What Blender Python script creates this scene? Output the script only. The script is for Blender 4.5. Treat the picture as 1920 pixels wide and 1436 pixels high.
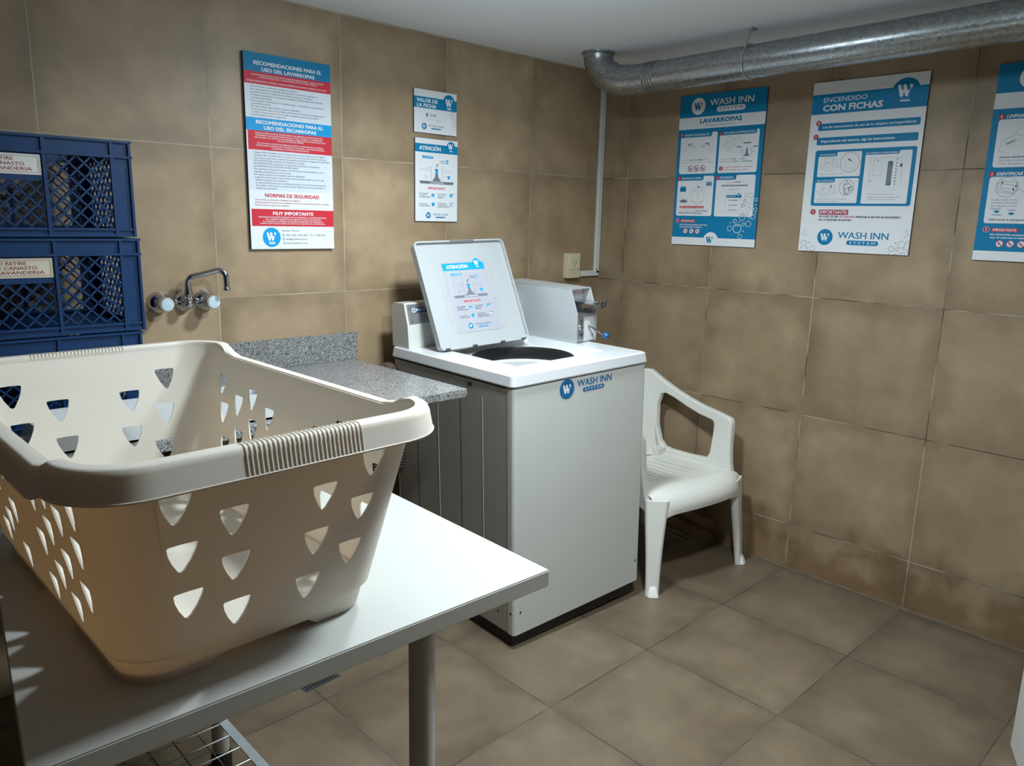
import bpy, bmesh, math, random
from mathutils import Vector, Matrix, Euler
from mathutils.geometry import delaunay_2d_cdt

for _o in list(bpy.data.objects):
    bpy.data.objects.remove(_o, do_unlink=True)
SC = bpy.context.scene
COL = SC.collection

# ------------------------------------------------------------------ camera
CAM_POS = Vector((-3.1146, -2.6155, 1.4883))
_yaw, _pitch, _roll = 0.7667, -0.2089, 0.0238
_f = Vector((math.cos(_pitch) * math.sin(_yaw), math.cos(_pitch) * math.cos(_yaw), math.sin(_pitch)))
_r0 = Vector((math.cos(_yaw), -math.sin(_yaw), 0.0))
_u0 = _r0.cross(_f)
_r = _r0 * math.cos(_roll) + _u0 * math.sin(_roll)
_u = -_r0 * math.sin(_roll) + _u0 * math.cos(_roll)
cam_data = bpy.data.cameras.new('camera')
cam = bpy.data.objects.new('camera', cam_data)
COL.objects.link(cam)
cam.matrix_world = Matrix(((_r.x, _u.x, -_f.x, CAM_POS.x), (_r.y, _u.y, -_f.y, CAM_POS.y),
                           (_r.z, _u.z, -_f.z, CAM_POS.z), (0, 0, 0, 1)))
cam_data.sensor_fit = 'HORIZONTAL'
cam_data.sensor_width = 36.0
cam_data.lens = 1444.08 / 1920 * 36.0
cam_data.clip_start = 0.05
SC.camera = cam

# ------------------------------------------------------------------ world, light, exposure
world = bpy.data.worlds.new('world')
SC.world = world
world.use_nodes = True
world.node_tree.nodes['Background'].inputs[0].default_value = (0.5, 0.55, 0.6, 1)
world.node_tree.nodes['Background'].inputs[1].default_value = 0.02
SC.view_settings.view_transform = 'Standard'
SC.view_settings.look = 'None'
SC.view_settings.gamma = 1.0
SC.view_settings.use_curve_mapping = False
SC.view_settings.exposure = 0.08
CEIL = 2.205
# ceiling luminaires of the room: (x, y, watts, colour, spread in degrees)
LAMPS = [(-1.46, -1.00, 21.0, (0.86, 0.96, 1.0), 165.0),
         (-1.80, -1.86, 22.0, (0.86, 0.96, 1.0), 165.0)]

# ------------------------------------------------------------------ materials
def _nt(name):
    m = bpy.data.materials.new(name)
    m.use_nodes = True
    n = m.node_tree.nodes
    return m, n, m.node_tree.links, n['Principled BSDF']

def mat(name, col, rough=0.5, metal=0.0, vary=0.06, scale=9.0, spec=0.5, bump=0.0, bscale=200.0, coat=0.0):
    """plain procedural material: colour with a soft noise variation"""
    m, n, l, p = _nt(name)
    p.inputs['Roughness'].default_value = rough
    p.inputs['Metallic'].default_value = metal
    p.inputs['Specular IOR Level'].default_value = spec
    p.inputs['Coat Weight'].default_value = coat
    tc = n.new('ShaderNodeTexCoord')
    no = n.new('ShaderNodeTexNoise'); no.inputs['Scale'].default_value = scale; no.inputs['Detail'].default_value = 4
    l.new(tc.outputs['Object'], no.inputs['Vector'])
    mx = n.new('ShaderNodeMix'); mx.data_type = 'RGBA'
    a = [max(0, c * (1 - vary)) for c in col]; b = [min(1, c * (1 + vary)) for c in col]
    mx.inputs[6].default_value = (*a, 1); mx.inputs[7].default_value = (*b, 1)
    l.new(no.outputs['Fac'], mx.inputs[0]); l.new(mx.outputs[2], p.inputs['Base Color'])
    if bump:
        n2 = n.new('ShaderNodeTexNoise'); n2.inputs['Scale'].default_value = bscale
        l.new(tc.outputs['Object'], n2.inputs['Vector'])
        bp = n.new('ShaderNodeBump'); bp.inputs['Strength'].default_value = bump; bp.inputs['Distance'].default_value = 0.002
        l.new(n2.outputs['Fac'], bp.inputs['Height']); l.new(bp.outputs['Normal'], p.inputs['Normal'])
    return m

def math_node(n, l, op, a, b=None, c=None):
    x = n.new('ShaderNodeMath'); x.operation = op
    for i, v in enumerate((a, b, c)):
        if v is None: continue
        if isinstance(v, (int, float)): x.inputs[i].default_value = v
        else: l.new(v, x.inputs[i])
    return x.outputs[0]

def tile_mat(name, ax, off, base, tint, grout_a, grout_b, rough, gw=0.0006, damp=0.0):
    """square 0.5 m cement look tiles, joints at off + k*0.5 along the two axes of ax"""
    m, n, l, p = _nt(name)
    tc = n.new('ShaderNodeTexCoord'); sep = n.new('ShaderNodeSeparateXYZ')
    l.new(tc.outputs['Object'], sep.inputs[0])
    cell = []; edge = []
    for a, o in zip(ax, off):
        t = math_node(n, l, 'SUBTRACT', sep.outputs[a], o)
        t = math_node(n, l, 'DIVIDE', t, 0.5)
        fr = math_node(n, l, 'FRACT', math_node(n, l, 'ADD', t, 100.0))
        fl = math_node(n, l, 'FLOOR', math_node(n, l, 'ADD', t, 100.0))
        d = math_node(n, l, 'SUBTRACT', 0.5, math_node(n, l, 'ABSOLUTE', math_node(n, l, 'SUBTRACT', fr, 0.5)))
        edge.append(math_node(n, l, 'MULTIPLY', d, 0.5)); cell.append(fl)      # metres to the joint
    dist = math_node(n, l, 'MINIMUM', edge[0], edge[1])
    # grout joint, its width slightly uneven
    nw = n.new('ShaderNodeTexNoise'); nw.inputs['Scale'].default_value = 14
    l.new(tc.outputs['Object'], nw.inputs['Vector'])
    wid = math_node(n, l, 'MULTIPLY_ADD', nw.outputs['Fac'], 0.0016, gw)
    grout = math_node(n, l, 'LESS_THAN', dist, wid)
    # tile body: clouds, per tile tone and rubbed darker borders (printed on the tile)
    cm = n.new('ShaderNodeCombineXYZ'); l.new(cell[0], cm.inputs[0]); l.new(cell[1], cm.inputs[1])
    wn = n.new('ShaderNodeTexWhiteNoise'); l.new(cm.outputs[0], wn.inputs['Vector'])
    va = n.new('ShaderNodeVectorMath'); va.operation = 'MULTIPLY_ADD'
    l.new(wn.outputs['Color'], va.inputs[0]); va.inputs[1].default_value = (7, 7, 7); l.new(tc.outputs['Object'], va.inputs[2])
    n1 = n.new('ShaderNodeTexNoise'); n1.inputs['Scale'].default_value = 4.2; n1.inputs['Detail'].default_value = 5; n1.inputs['Roughness'].default_value = 0.55
    l.new(va.outputs[0], n1.inputs['Vector'])
    n2 = n.new('ShaderNodeTexNoise'); n2.inputs['Scale'].default_value = 13; n2.inputs['Detail'].default_value = 6
    l.new(va.outputs[0], n2.inputs['Vector'])
    r1 = n.new('ShaderNodeMapRange'); r1.inputs[1].default_value = 0.32; r1.inputs[2].default_value = 0.68
    l.new(n1.outputs['Fac'], r1.inputs[0])
    mx = n.new('ShaderNodeMix'); mx.data_type = 'RGBA'
    mx.inputs[6].default_value = (*base, 1); mx.inputs[7].default_value = (*tint, 1)
    l.new(r1.outputs[0], mx.inputs[0])
    # border wear
    bd = n.new('ShaderNodeMapRange'); bd.inputs[1].default_value = 0.0; bd.inputs[2].default_value = 0.075; bd.inputs[3].default_value = 0.80; bd.inputs[4].default_value = 1.0
    de = math_node(n, l, 'ADD', dist, math_node(n, l, 'MULTIPLY', math_node(n, l, 'SUBTRACT', n2.outputs['Fac'], 0.5), 0.11))
    l.new(de, bd.inputs[0])
    tone = math_node(n, l, 'MULTIPLY_ADD', wn.outputs['Value'], 0.14, 0.93)
    tone = math_node(n, l, 'MULTIPLY', tone, bd.outputs[0])
    fine = math_node(n, l, 'MULTIPLY_ADD', n2.outputs['Fac'], 0.3, 0.85)
    tone = math_node(n, l, 'MULTIPLY', tone, fine)
    vm = n.new('ShaderNodeVectorMath'); vm.operation = 'SCALE'
    l.new(mx.outputs[2], vm.inputs[0]); l.new(tone, vm.inputs['Scale'])
    if damp:                                                      # brown damp stains climbing from the foot of the wall
        nd = n.new('ShaderNodeTexNoise'); nd.inputs['Scale'].default_value = 6.5; nd.inputs['Detail'].default_value = 5
        l.new(tc.outputs['Object'], nd.inputs['Vector'])
        zz = math_node(n, l, 'MULTIPLY_ADD', nd.outputs['Fac'], -0.75, math_node(n, l, 'ADD', sep.outputs[2], 0.28))
        ds = n.new('ShaderNodeMapRange'); ds.interpolation_type = 'SMOOTHSTEP'; ds.inputs[1].default_value = -0.06; ds.inputs[2].default_value = 0.16
        ds.inputs[3].default_value = 1.0; ds.inputs[4].default_value = 0.0
        l.new(zz, ds.inputs[0])
        md_ = n.new('ShaderNodeMix'); md_.data_type = 'RGBA'; md_.blend_type = 'MULTIPLY'
        l.new(math_node(n, l, 'MULTIPLY', ds.outputs[0], 0.75 * damp), md_.inputs[0]); l.new(vm.outputs[0], md_.inputs[6]); md_.inputs[7].default_value = (0.52, 0.42, 0.30, 1)
        body = md_.outputs[2]
    else: body = vm.outputs[0]
    ng = n.new('ShaderNodeTexNoise'); ng.inputs['Scale'].default_value = 5.0
    l.new(tc.outputs['Object'], ng.inputs['Vector'])
    rg = n.new('ShaderNodeMapRange'); rg.inputs[1].default_value = 0.44; rg.inputs[2].default_value = 0.56
    l.new(ng.outputs['Fac'], rg.inputs[0])
    mg = n.new('ShaderNodeMix'); mg.data_type = 'RGBA'
    mg.inputs[6].default_value = (*grout_a, 1); mg.inputs[7].default_value = (*grout_b, 1); l.new(rg.outputs[0], mg.inputs[0])
    mf = n.new('ShaderNodeMix'); mf.data_type = 'RGBA'
    l.new(grout, mf.inputs[0]); l.new(body, mf.inputs[6]); l.new(mg.outputs[2], mf.inputs[7])
    l.new(mf.outputs[2], p.inputs['Base Color'])
    rr = math_node(n, l, 'MULTIPLY_ADD', n1.outputs['Fac'], 0.22, rough - 0.11)
    rr = math_node(n, l, 'MAXIMUM', rr, math_node(n, l, 'MULTIPLY', grout, 0.9))
    l.new(rr, p.inputs['Roughness'])
    bp = n.new('ShaderNodeBump'); bp.inputs['Strength'].default_value = 0.35; bp.inputs['Distance'].default_value = 0.002
    hh = math_node(n, l, 'MULTIPLY_ADD', grout, -1.0, math_node(n, l, 'MULTIPLY', n2.outputs['Fac'], 0.25))
    l.new(hh, bp.inputs['Height']); l.new(bp.outputs['Normal'], p.inputs['Normal'])
    p.inputs['Specular IOR Level'].default_value = 0.4
    return m

def granite_mat():
    m, n, l, p = _nt('granite')
    tc = n.new('ShaderNodeTexCoord')
    v1 = n.new('ShaderNodeTexVoronoi'); v1.inputs['Scale'].default_value = 460
    v2 = n.new('ShaderNodeTexVoronoi'); v2.inputs['Scale'].default_value = 290
    for v in (v1, v2): l.new(tc.outputs['Object'], v.inputs['Vector'])
    s1 = n.new('ShaderNodeSeparateColor'); l.new(v1.outputs['Color'], s1.inputs[0])
    s2 = n.new('ShaderNodeSeparateColor'); l.new(v2.outputs['Color'], s2.inputs[0])
    t = math_node(n, l, 'ADD', math_node(n, l, 'MULTIPLY', s1.outputs[0], 0.6), math_node(n, l, 'MULTIPLY', s2.outputs[1], 0.4))
    cr = n.new('ShaderNodeValToRGB'); cr.color_ramp.interpolation = 'CONSTANT'
    e = cr.color_ramp.elements
    e[0].position = 0; e[0].color = (0.012, 0.012, 0.014, 1)
    e[1].position = 0.26; e[1].color = (0.10, 0.10, 0.105, 1)
    for pos, c in ((0.40, 0.22), (0.54, 0.29), (0.70, 0.42)):
        k = e.new(pos); k.color = (c, c, c * 0.98, 1)
    l.new(t, cr.inputs[0]); l.new(cr.outputs[0], p.inputs['Base Color'])
    p.inputs['Roughness'].default_value = 0.28
    return m

def galv_mat():
    m, n, l, p = _nt('galvanised_steel')
    tc = n.new('ShaderNodeTexCoord')
    v1 = n.new('ShaderNodeTexVoronoi'); v1.inputs['Scale'].default_value = 120
    l.new(tc.outputs['Object'], v1.inputs['Vector'])
    s1 = n.new('ShaderNodeSeparateColor'); l.new(v1.outputs['Color'], s1.inputs[0])
    cr = n.new('ShaderNodeValToRGB'); e = cr.color_ramp.elements
    e[0].color = (0.31, 0.33, 0.34, 1); e[1].color = (0.42, 0.44, 0.45, 1)
    l.new(s1.outputs[0], cr.inputs[0]); l.new(cr.outputs[0], p.inputs['Base Color'])
    p.inputs['Metallic'].default_value = 0.9
    l.new(math_node(n, l, 'MULTIPLY_ADD', s1.outputs[1], 0.10, 0.25), p.inputs['Roughness'])
    return m

def translucent_mat(name, col, tcol, amt, rough):
    m, n, l, p = _nt(name)
    p.inputs['Roughness'].default_value = rough
    tc = n.new('ShaderNodeTexCoord')
    no = n.new('ShaderNodeTexNoise'); no.inputs['Scale'].default_value = 6; no.inputs['Detail'].default_value = 6
    l.new(tc.outputs['Object'], no.inputs['Vector'])
    mx = n.new('ShaderNodeMix'); mx.data_type = 'RGBA'
    mx.inputs[6].default_value = (*[c * 0.93 for c in col], 1); mx.inputs[7].default_value = (*col, 1)
    l.new(no.outputs['Fac'], mx.inputs[0]); l.new(mx.outputs[2], p.inputs['Base Color'])
    tr = n.new('ShaderNodeBsdfTranslucent'); tr.inputs[0].default_value = (*tcol, 1)
    ms = n.new('ShaderNodeMixShader'); ms.inputs[0].default_value = amt
    l.new(p.outputs[0], ms.inputs[1]); l.new(tr.outputs[0], ms.inputs[2])
    l.new(ms.outputs[0], n['Material Output'].inputs['Surface'])
    return m

def emit_mat(name, col, strength):
    m, n, l, p = _nt(name)
    p.inputs['Base Color'].default_value = (0.8, 0.8, 0.8, 1)
    p.inputs['Emission Color'].default_value = (*col, 1)
    p.inputs['Emission Strength'].default_value = strength
    return m

M = {}
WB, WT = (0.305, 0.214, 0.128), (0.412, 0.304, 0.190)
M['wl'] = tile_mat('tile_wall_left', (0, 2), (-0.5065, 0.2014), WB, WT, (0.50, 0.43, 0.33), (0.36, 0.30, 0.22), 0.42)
M['wr'] = tile_mat('tile_wall_right', (1, 2), (-0.1683, 0.2014), tuple(c * .88 for c in WB), tuple(c * .86 for c in WT), (0.40, 0.34, 0.26), (0.08, 0.06, 0.04), 0.45, 0.0009, 1.0)  # left wall's tile tones darkened, putting this wall's weaker light into the colour
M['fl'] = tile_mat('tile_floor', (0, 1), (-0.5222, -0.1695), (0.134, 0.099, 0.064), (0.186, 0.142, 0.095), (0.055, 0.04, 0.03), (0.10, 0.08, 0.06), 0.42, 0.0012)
M['ceil'] = mat('ceiling_paint', (0.85, 0.89, 0.92), 0.9, vary=0.03, scale=3)
M['granite'] = granite_mat()
M['galv'] = galv_mat()
M['basket'] = translucent_mat('ivory_plastic', (0.88, 0.86, 0.79), (0.92, 0.68, 0.45), 0.26, 0.38)
M['chair'] = mat('white_chair_plastic', (0.72, 0.71, 0.66), 0.4, vary=0.08, scale=7)
M['enamel'] = mat('white_enamel', (0.60, 0.61, 0.575), 0.28, vary=0.03, scale=4)
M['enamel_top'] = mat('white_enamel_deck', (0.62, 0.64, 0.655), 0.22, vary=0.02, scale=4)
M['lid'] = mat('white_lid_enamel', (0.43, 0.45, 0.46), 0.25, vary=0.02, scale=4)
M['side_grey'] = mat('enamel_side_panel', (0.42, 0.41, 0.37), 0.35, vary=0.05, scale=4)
M['table'] = mat('white_melamine', (0.43, 0.435, 0.415), 0.45, vary=0.03, scale=5)
M['table_edge'] = mat('melamine_edge', (0.62, 0.60, 0.54), 0.45, vary=0.04)
M['leg'] = mat('white_painted_steel', (0.62, 0.61, 0.58), 0.35, vary=0.04)
M['black'] = mat('black_rubber', (0.012, 0.012, 0.012), 0.6)
M['dark'] = mat('dark_steel', (0.05, 0.05, 0.055), 0.45)
M['chrome'] = mat('chrome', (0.58, 0.585, 0.59), 0.09, metal=1.0, vary=0.03)
M['steel'] = mat('brushed_steel', (0.55, 0.56, 0.57), 0.32, metal=0.9)
M['zinc'] = mat('zinc_bar', (0.58, 0.62, 0.64), 0.45, metal=0.35, vary=0.12, scale=60)
M['crate'] = mat('navy_crate_plastic', (0.004, 0.036, 0.120), 0.45, vary=0.12, scale=12, spec=.35)
M['ivory'] = mat('ivory_outlet_plastic', (0.62, 0.56, 0.38), 0.4)
M['conduit'] = mat('white_pvc_channel', (0.72, 0.72, 0.70), 0.4)
M['capblue'] = mat('pale_blue_cap', (0.55, 0.66, 0.72), 0.3)
M['knobblue'] = mat('blue_knob', (0.005, 0.085, 0.26), 0.3)
M['hose'] = mat('brown_rubber_hose', (0.06, 0.035, 0.025), 0.7, bump=0.4)
M['edge'] = mat('board_edge', (0.035, 0.045, 0.065), 0.6)
M['p_white'] = mat('print_white', (0.78, 0.80, 0.82), 0.4, vary=0.01, spec=0.25)
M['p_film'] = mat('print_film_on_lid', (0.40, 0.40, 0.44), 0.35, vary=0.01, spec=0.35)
M['p_grey'] = mat('print_pale_blue', (0.67, 0.73, 0.79), 0.4, vary=0.01, spec=0.25)
M['p_blue'] = mat('print_blue', (0.006, 0.205, 0.41), 0.45, vary=0.02, spec=0.18)
M['p_lblue'] = mat('print_light_blue', (0.012, 0.33, 0.70), 0.45, vary=0.02, spec=0.18)
M['p_red'] = mat('print_red', (0.60, 0.035, 0.055), 0.45, vary=0.02, spec=0.18)
M['p_crimson'] = mat('print_crimson', (0.42, 0.02, 0.06), 0.35, vary=0.02, spec=0.35)
M['p_navy'] = mat('print_navy', (0.012, 0.07, 0.15), 0.4, vary=0.02)
M['p_ink'] = mat('print_ink', (0.055, 0.07, 0.10), 0.4, vary=0.02)
M['p_line'] = mat('print_grey_line', (0.30, 0.33, 0.38), 0.4, vary=0.02)
M['p_slate'] = mat('print_slate', (0.16, 0.18, 0.23), 0.4, vary=0.02)
M['decal'] = mat('decal_blue', (0.012, 0.13, 0.34), 0.35, vary=0.02)
M['label'] = mat('label_white', (0.66, 0.66, 0.63), 0.4, vary=0.03)
M['label_cream'] = mat('label_cream', (0.62, 0.57, 0.46), 0.4, vary=0.05)
M['maroon'] = mat('label_maroon', (0.26, 0.02, 0.035), 0.5)

# ------------------------------------------------------------------ mesh helpers
def link_mesh(name, verts, faces, mats, midx=None, parent=None, smooth=None):
    me = bpy.data.meshes.new(name)
    me.from_pydata([tuple(v) for v in verts], [], faces)
    for m in mats: me.materials.append(m)
    if midx: me.polygons.foreach_set('material_index', midx)
    me.validate(); me.update()
    if smooth is not None:
        me.polygons.foreach_set('use_smooth', [True] * len(me.polygons))
        me.set_sharp_from_angle(angle=math.radians(smooth))
    o = bpy.data.objects.new(name, me)
    COL.objects.link(o)
    if smooth is not None:
        wn = o.modifiers.new('even_shading', 'WEIGHTED_NORMAL'); wn.mode = 'FACE_AREA'; wn.weight = 100; wn.keep_sharp = True
    if parent: o.parent = parent
    return o

def thicken(o, t, offset, angle):
    """gives a sheet its real wall thickness and keeps the cut edges crisp"""
    bm = bmesh.new(); bm.from_mesh(o.data)
    bmesh.ops.remove_doubles(bm, verts=bm.verts[:], dist=6e-5)
    bmesh.ops.recalc_face_normals(bm, faces=bm.faces[:]); bm.to_mesh(o.data); bm.free()
    o.modifiers.clear()
    md = o.modifiers.new('wall', 'SOLIDIFY'); md.thickness = t; md.offset = offset
    dg = bpy.context.evaluated_depsgraph_get()
    me = bpy.data.meshes.new_from_object(o.evaluated_get(dg))
    o.modifiers.remove(md)
    old = o.data; o.data = me; bpy.data.meshes.remove(old)
    me.polygons.foreach_set('use_smooth', [True] * len(me.polygons))
    me.set_sharp_from_angle(angle=math.radians(angle))
    wn = o.modifiers.new('even_shading', 'WEIGHTED_NORMAL'); wn.mode = 'FACE_AREA'; wn.weight = 100; wn.keep_sharp = True

class MB:
    """collects shapes; build() links them as ONE mesh object"""
    def __init__(s): s.v = []; s.f = []; s.i = []
    def add(s, verts, faces, mi=0):
        b = len(s.v); s.v += [tuple(v) for v in verts]
        s.f += [tuple(b + k for k in f) for f in faces]; s.i += [mi] * len(faces)
    def addbm(s, bm, mi=0):
        bm.verts.index_update()
        s.add([v.co for v in bm.verts], [[v.index for v in f.verts] for f in bm.faces], mi); bm.free()
    def box(s, x0, y0, z0, x1, y1, z1, bev=0.0, mi=0, seg=2, mtx=None):
        bm = bmesh.new(); bmesh.ops.create_cube(bm, size=1.0)
        for v in bm.verts:
            v.co = Vector(((v.co.x + .5) * (x1 - x0) + x0, (v.co.y + .5) * (y1 - y0) + y0, (v.co.z + .5) * (z1 - z0) + z0))
        if bev: bmesh.ops.bevel(bm, geom=bm.edges[:], offset=bev, segments=seg, affect='EDGES', profile=0.5)
        if mtx is not None: bmesh.ops.transform(bm, matrix=mtx, verts=bm.verts[:])
        s.addbm(bm, mi)
    def prism(s, poly, lo, hi, axis=1, bev=0.0, mi=0, seg=2):
        """poly = 2D outline in the two other axes (in order), extruded along axis"""
        def mk(p, h):
            q = list(p); q.insert(axis, h); return Vector(q)
        bm = bmesh.new()
        a = [bm.verts.new(mk(p, lo)) for p in poly]; b = [bm.verts.new(mk(p, hi)) for p in poly]
        bm.faces.new(a); bm.faces.new(b[::-1])
        n = len(poly)
        for i in range(n): bm.faces.new((a[i], b[i], b[(i + 1) % n], a[(i + 1) % n]))
        bmesh.ops.recalc_face_normals(bm, faces=bm.faces[:])
        if bev: bmesh.ops.bevel(bm, geom=bm.edges[:], offset=bev, segments=seg, affect='EDGES', profile=0.5)
        s.addbm(bm, mi)
    def tube(s, path, rad, n=12, mi=0, cap=True, closed=False):
        pts = [Vector(p) for p in path]; rs = rad if isinstance(rad, (list, tuple)) else [rad] * len(pts)
        rings = []; prev = None
        for i, p in enumerate(pts):
            if closed: t = (pts[(i + 1) % len(pts)] - pts[i - 1])
            else: t = pts[min(i + 1, len(pts) - 1)] - pts[max(i - 1, 0)]
            t.normalize()
            if prev is None:
                a = Vector((0, 0, 1)) if abs(t.z) < 0.9 else Vector((1, 0, 0))
                nx = t.cross(a).normalized()
            else: nx = (prev - t * prev.dot(t)).normalized()
            prev = nx; ny = t.cross(nx)
            rings.append([p + (nx * math.cos(2 * math.pi * k / n) + ny * math.sin(2 * math.pi * k / n)) * rs[i] for k in range(n)])
        V = [v for r in rings for v in r]; F = []
        m = len(rings)
        for i in range(m if closed else m - 1):
            j = (i + 1) % m
            for k in range(n): F.append((i * n + k, i * n + (k + 1) % n, j * n + (k + 1) % n, j * n + k))
        if cap and not closed:
            F.append(tuple(range(n))[::-1]); F.append(tuple((m - 1) * n + k for k in range(n)))
        s.add(V, F, mi)
    def cyl(s, p0, p1, r0, r1=None, n=24, mi=0): s.tube([p0, p1], [r0, r0 if r1 is None else r1], n, mi)
    def lathe(s, prof, n=32, origin=(0, 0, 0), axis=(0, 0, 1), mi=0):
        """prof = [(radius, height)...] around axis from origin"""
        ax = Vector(axis).normalized(); a = Vector((1, 0, 0)) if abs(ax.x) < .9 else Vector((0, 1, 0))
        x = ax.cross(a).normalized(); y = ax.cross(x); o = Vector(origin)
        V = []; F = []
        for r, h in prof:
            for k in range(n):
                t = 2 * math.pi * k / n; V.append(o + ax * h + (x * math.cos(t) + y * math.sin(t)) * max(r, 1e-5))
        for i in range(len(prof) - 1):
            for k in range(n): F.append((i * n + k, i * n + (k + 1) % n, (i + 1) * n + (k + 1) % n, (i + 1) * n + k))
        s.add(V, F, mi)
    def sphere(s, c, r, mi=0, n=20):
        s.lathe([(r * math.sin(math.pi * i / 12), -r * math.cos(math.pi * i / 12)) for i in range(13)], n, c, (0, 0, 1), mi)
    def build(s, name, mats, parent=None, smooth=35):
        if not isinstance(mats, (list, tuple)): mats = [mats]
        return link_mesh(name, s.v, s.f, mats, s.i, parent, smooth)

def tag(o, label=None, cat=None, group=None, kind=None):
    if label: o['label'] = label
    if cat: o['category'] = cat
    if group: o['group'] = group
    if kind: o['kind'] = kind
    return o

def thing(name, label, cat, loc=(0, 0, 0), rot=(0, 0, 0), group=None):
    o = bpy.data.objects.new(name, None); COL.objects.link(o)
    o.empty_display_size = 0.05
    o.location = loc; o.rotation_euler = rot
    return tag(o, label, cat, group)

def arc(cx, cy, r, a0, a1, n=6):
    return [(cx + r * math.cos(math.radians(a0 + (a1 - a0) * i / n)), cy + r * math.sin(math.radians(a0 + (a1 - a0) * i / n))) for i in range(n + 1)]

def rrect(x0, y0, x1, y1, r, n=5):
    r = min(r, abs(x1 - x0) / 2, abs(y1 - y0) / 2)
    return arc(x1 - r, y1 - r, r, 0, 90, n) + arc(x0 + r, y1 - r, r, 90, 180, n) + arc(x0 + r, y0 + r, r, 180, 270, n) + arc(x1 - r, y0 + r, r, 270, 360, n)

def circ(cx, cy, r, n=28):
    return [(cx + r * math.cos(2 * math.pi * i / n), cy + r * math.sin(2 * math.pi * i / n)) for i in range(n)]

def _inside(x, y, lp):
    c = False; j = len(lp) - 1
    for i in range(len(lp)):
        if (lp[i][1] > y) != (lp[j][1] > y) and x < (lp[j][0] - lp[i][0]) * (y - lp[i][1]) / (lp[j][1] - lp[i][1]) + lp[i][0]: c = not c
        j = i
    return c

def fill(outline, holes=()):
    """triangulated 2D polygon with holes -> (verts2d, faces)"""
    P_, E_ = [], []
    for lp in [outline] + list(holes):
        b_ = len(P_); n_ = len(lp)
        P_ += [Vector((q[0] * 100, q[1] * 100)) for q in lp]
        E_ += [(b_ + i, b_ + (i + 1) % n_) for i in range(n_)]
    r = delaunay_2d_cdt(P_, E_, [], 0, 1e-6)
    V = [(v.x / 100, v.y / 100) for v in r[0]]; F = []
    for f in r[2]:
        cx = sum(V[k][0] for k in f) / len(f); cy = sum(V[k][1] for k in f) / len(f)
        if _inside(cx, cy, outline) and not any(_inside(cx, cy, h) for h in holes): F.append(tuple(f))
    return V, F

_tc = {}
def text_mesh(s, bold=0.0, sx=0.0):
    """2D mesh of a string in the built-in font, size 1, centre free: (verts, faces, xmin, xmax)"""
    k = (s, bold, sx)
    if k in _tc: return _tc[k]
    cu = bpy.data.curves.new('tmp', 'FONT'); cu.body = s; cu.size = 1.0
    cu.resolution_u = 2; cu.offset = bold; cu.shear = sx
    o = bpy.data.objects.new('tmp', cu); COL.objects.link(o)
    bpy.context.view_layer.update()
    me = o.to_mesh()
    V = [(v.co.x, v.co.y) for v in me.vertices]; F = [tuple(p.vertices) for p in me.polygons]
    o.to_mesh_clear(); bpy.data.objects.remove(o); bpy.data.curves.remove(cu)
    xs = [v[0] for v in V] or [0, 1]
    _tc[k] = (V, F, min(xs), max(xs))
    return _tc[k]
_capV = text_mesh('H')[0]
CAP = max(v[1] for v in _capV)

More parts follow.
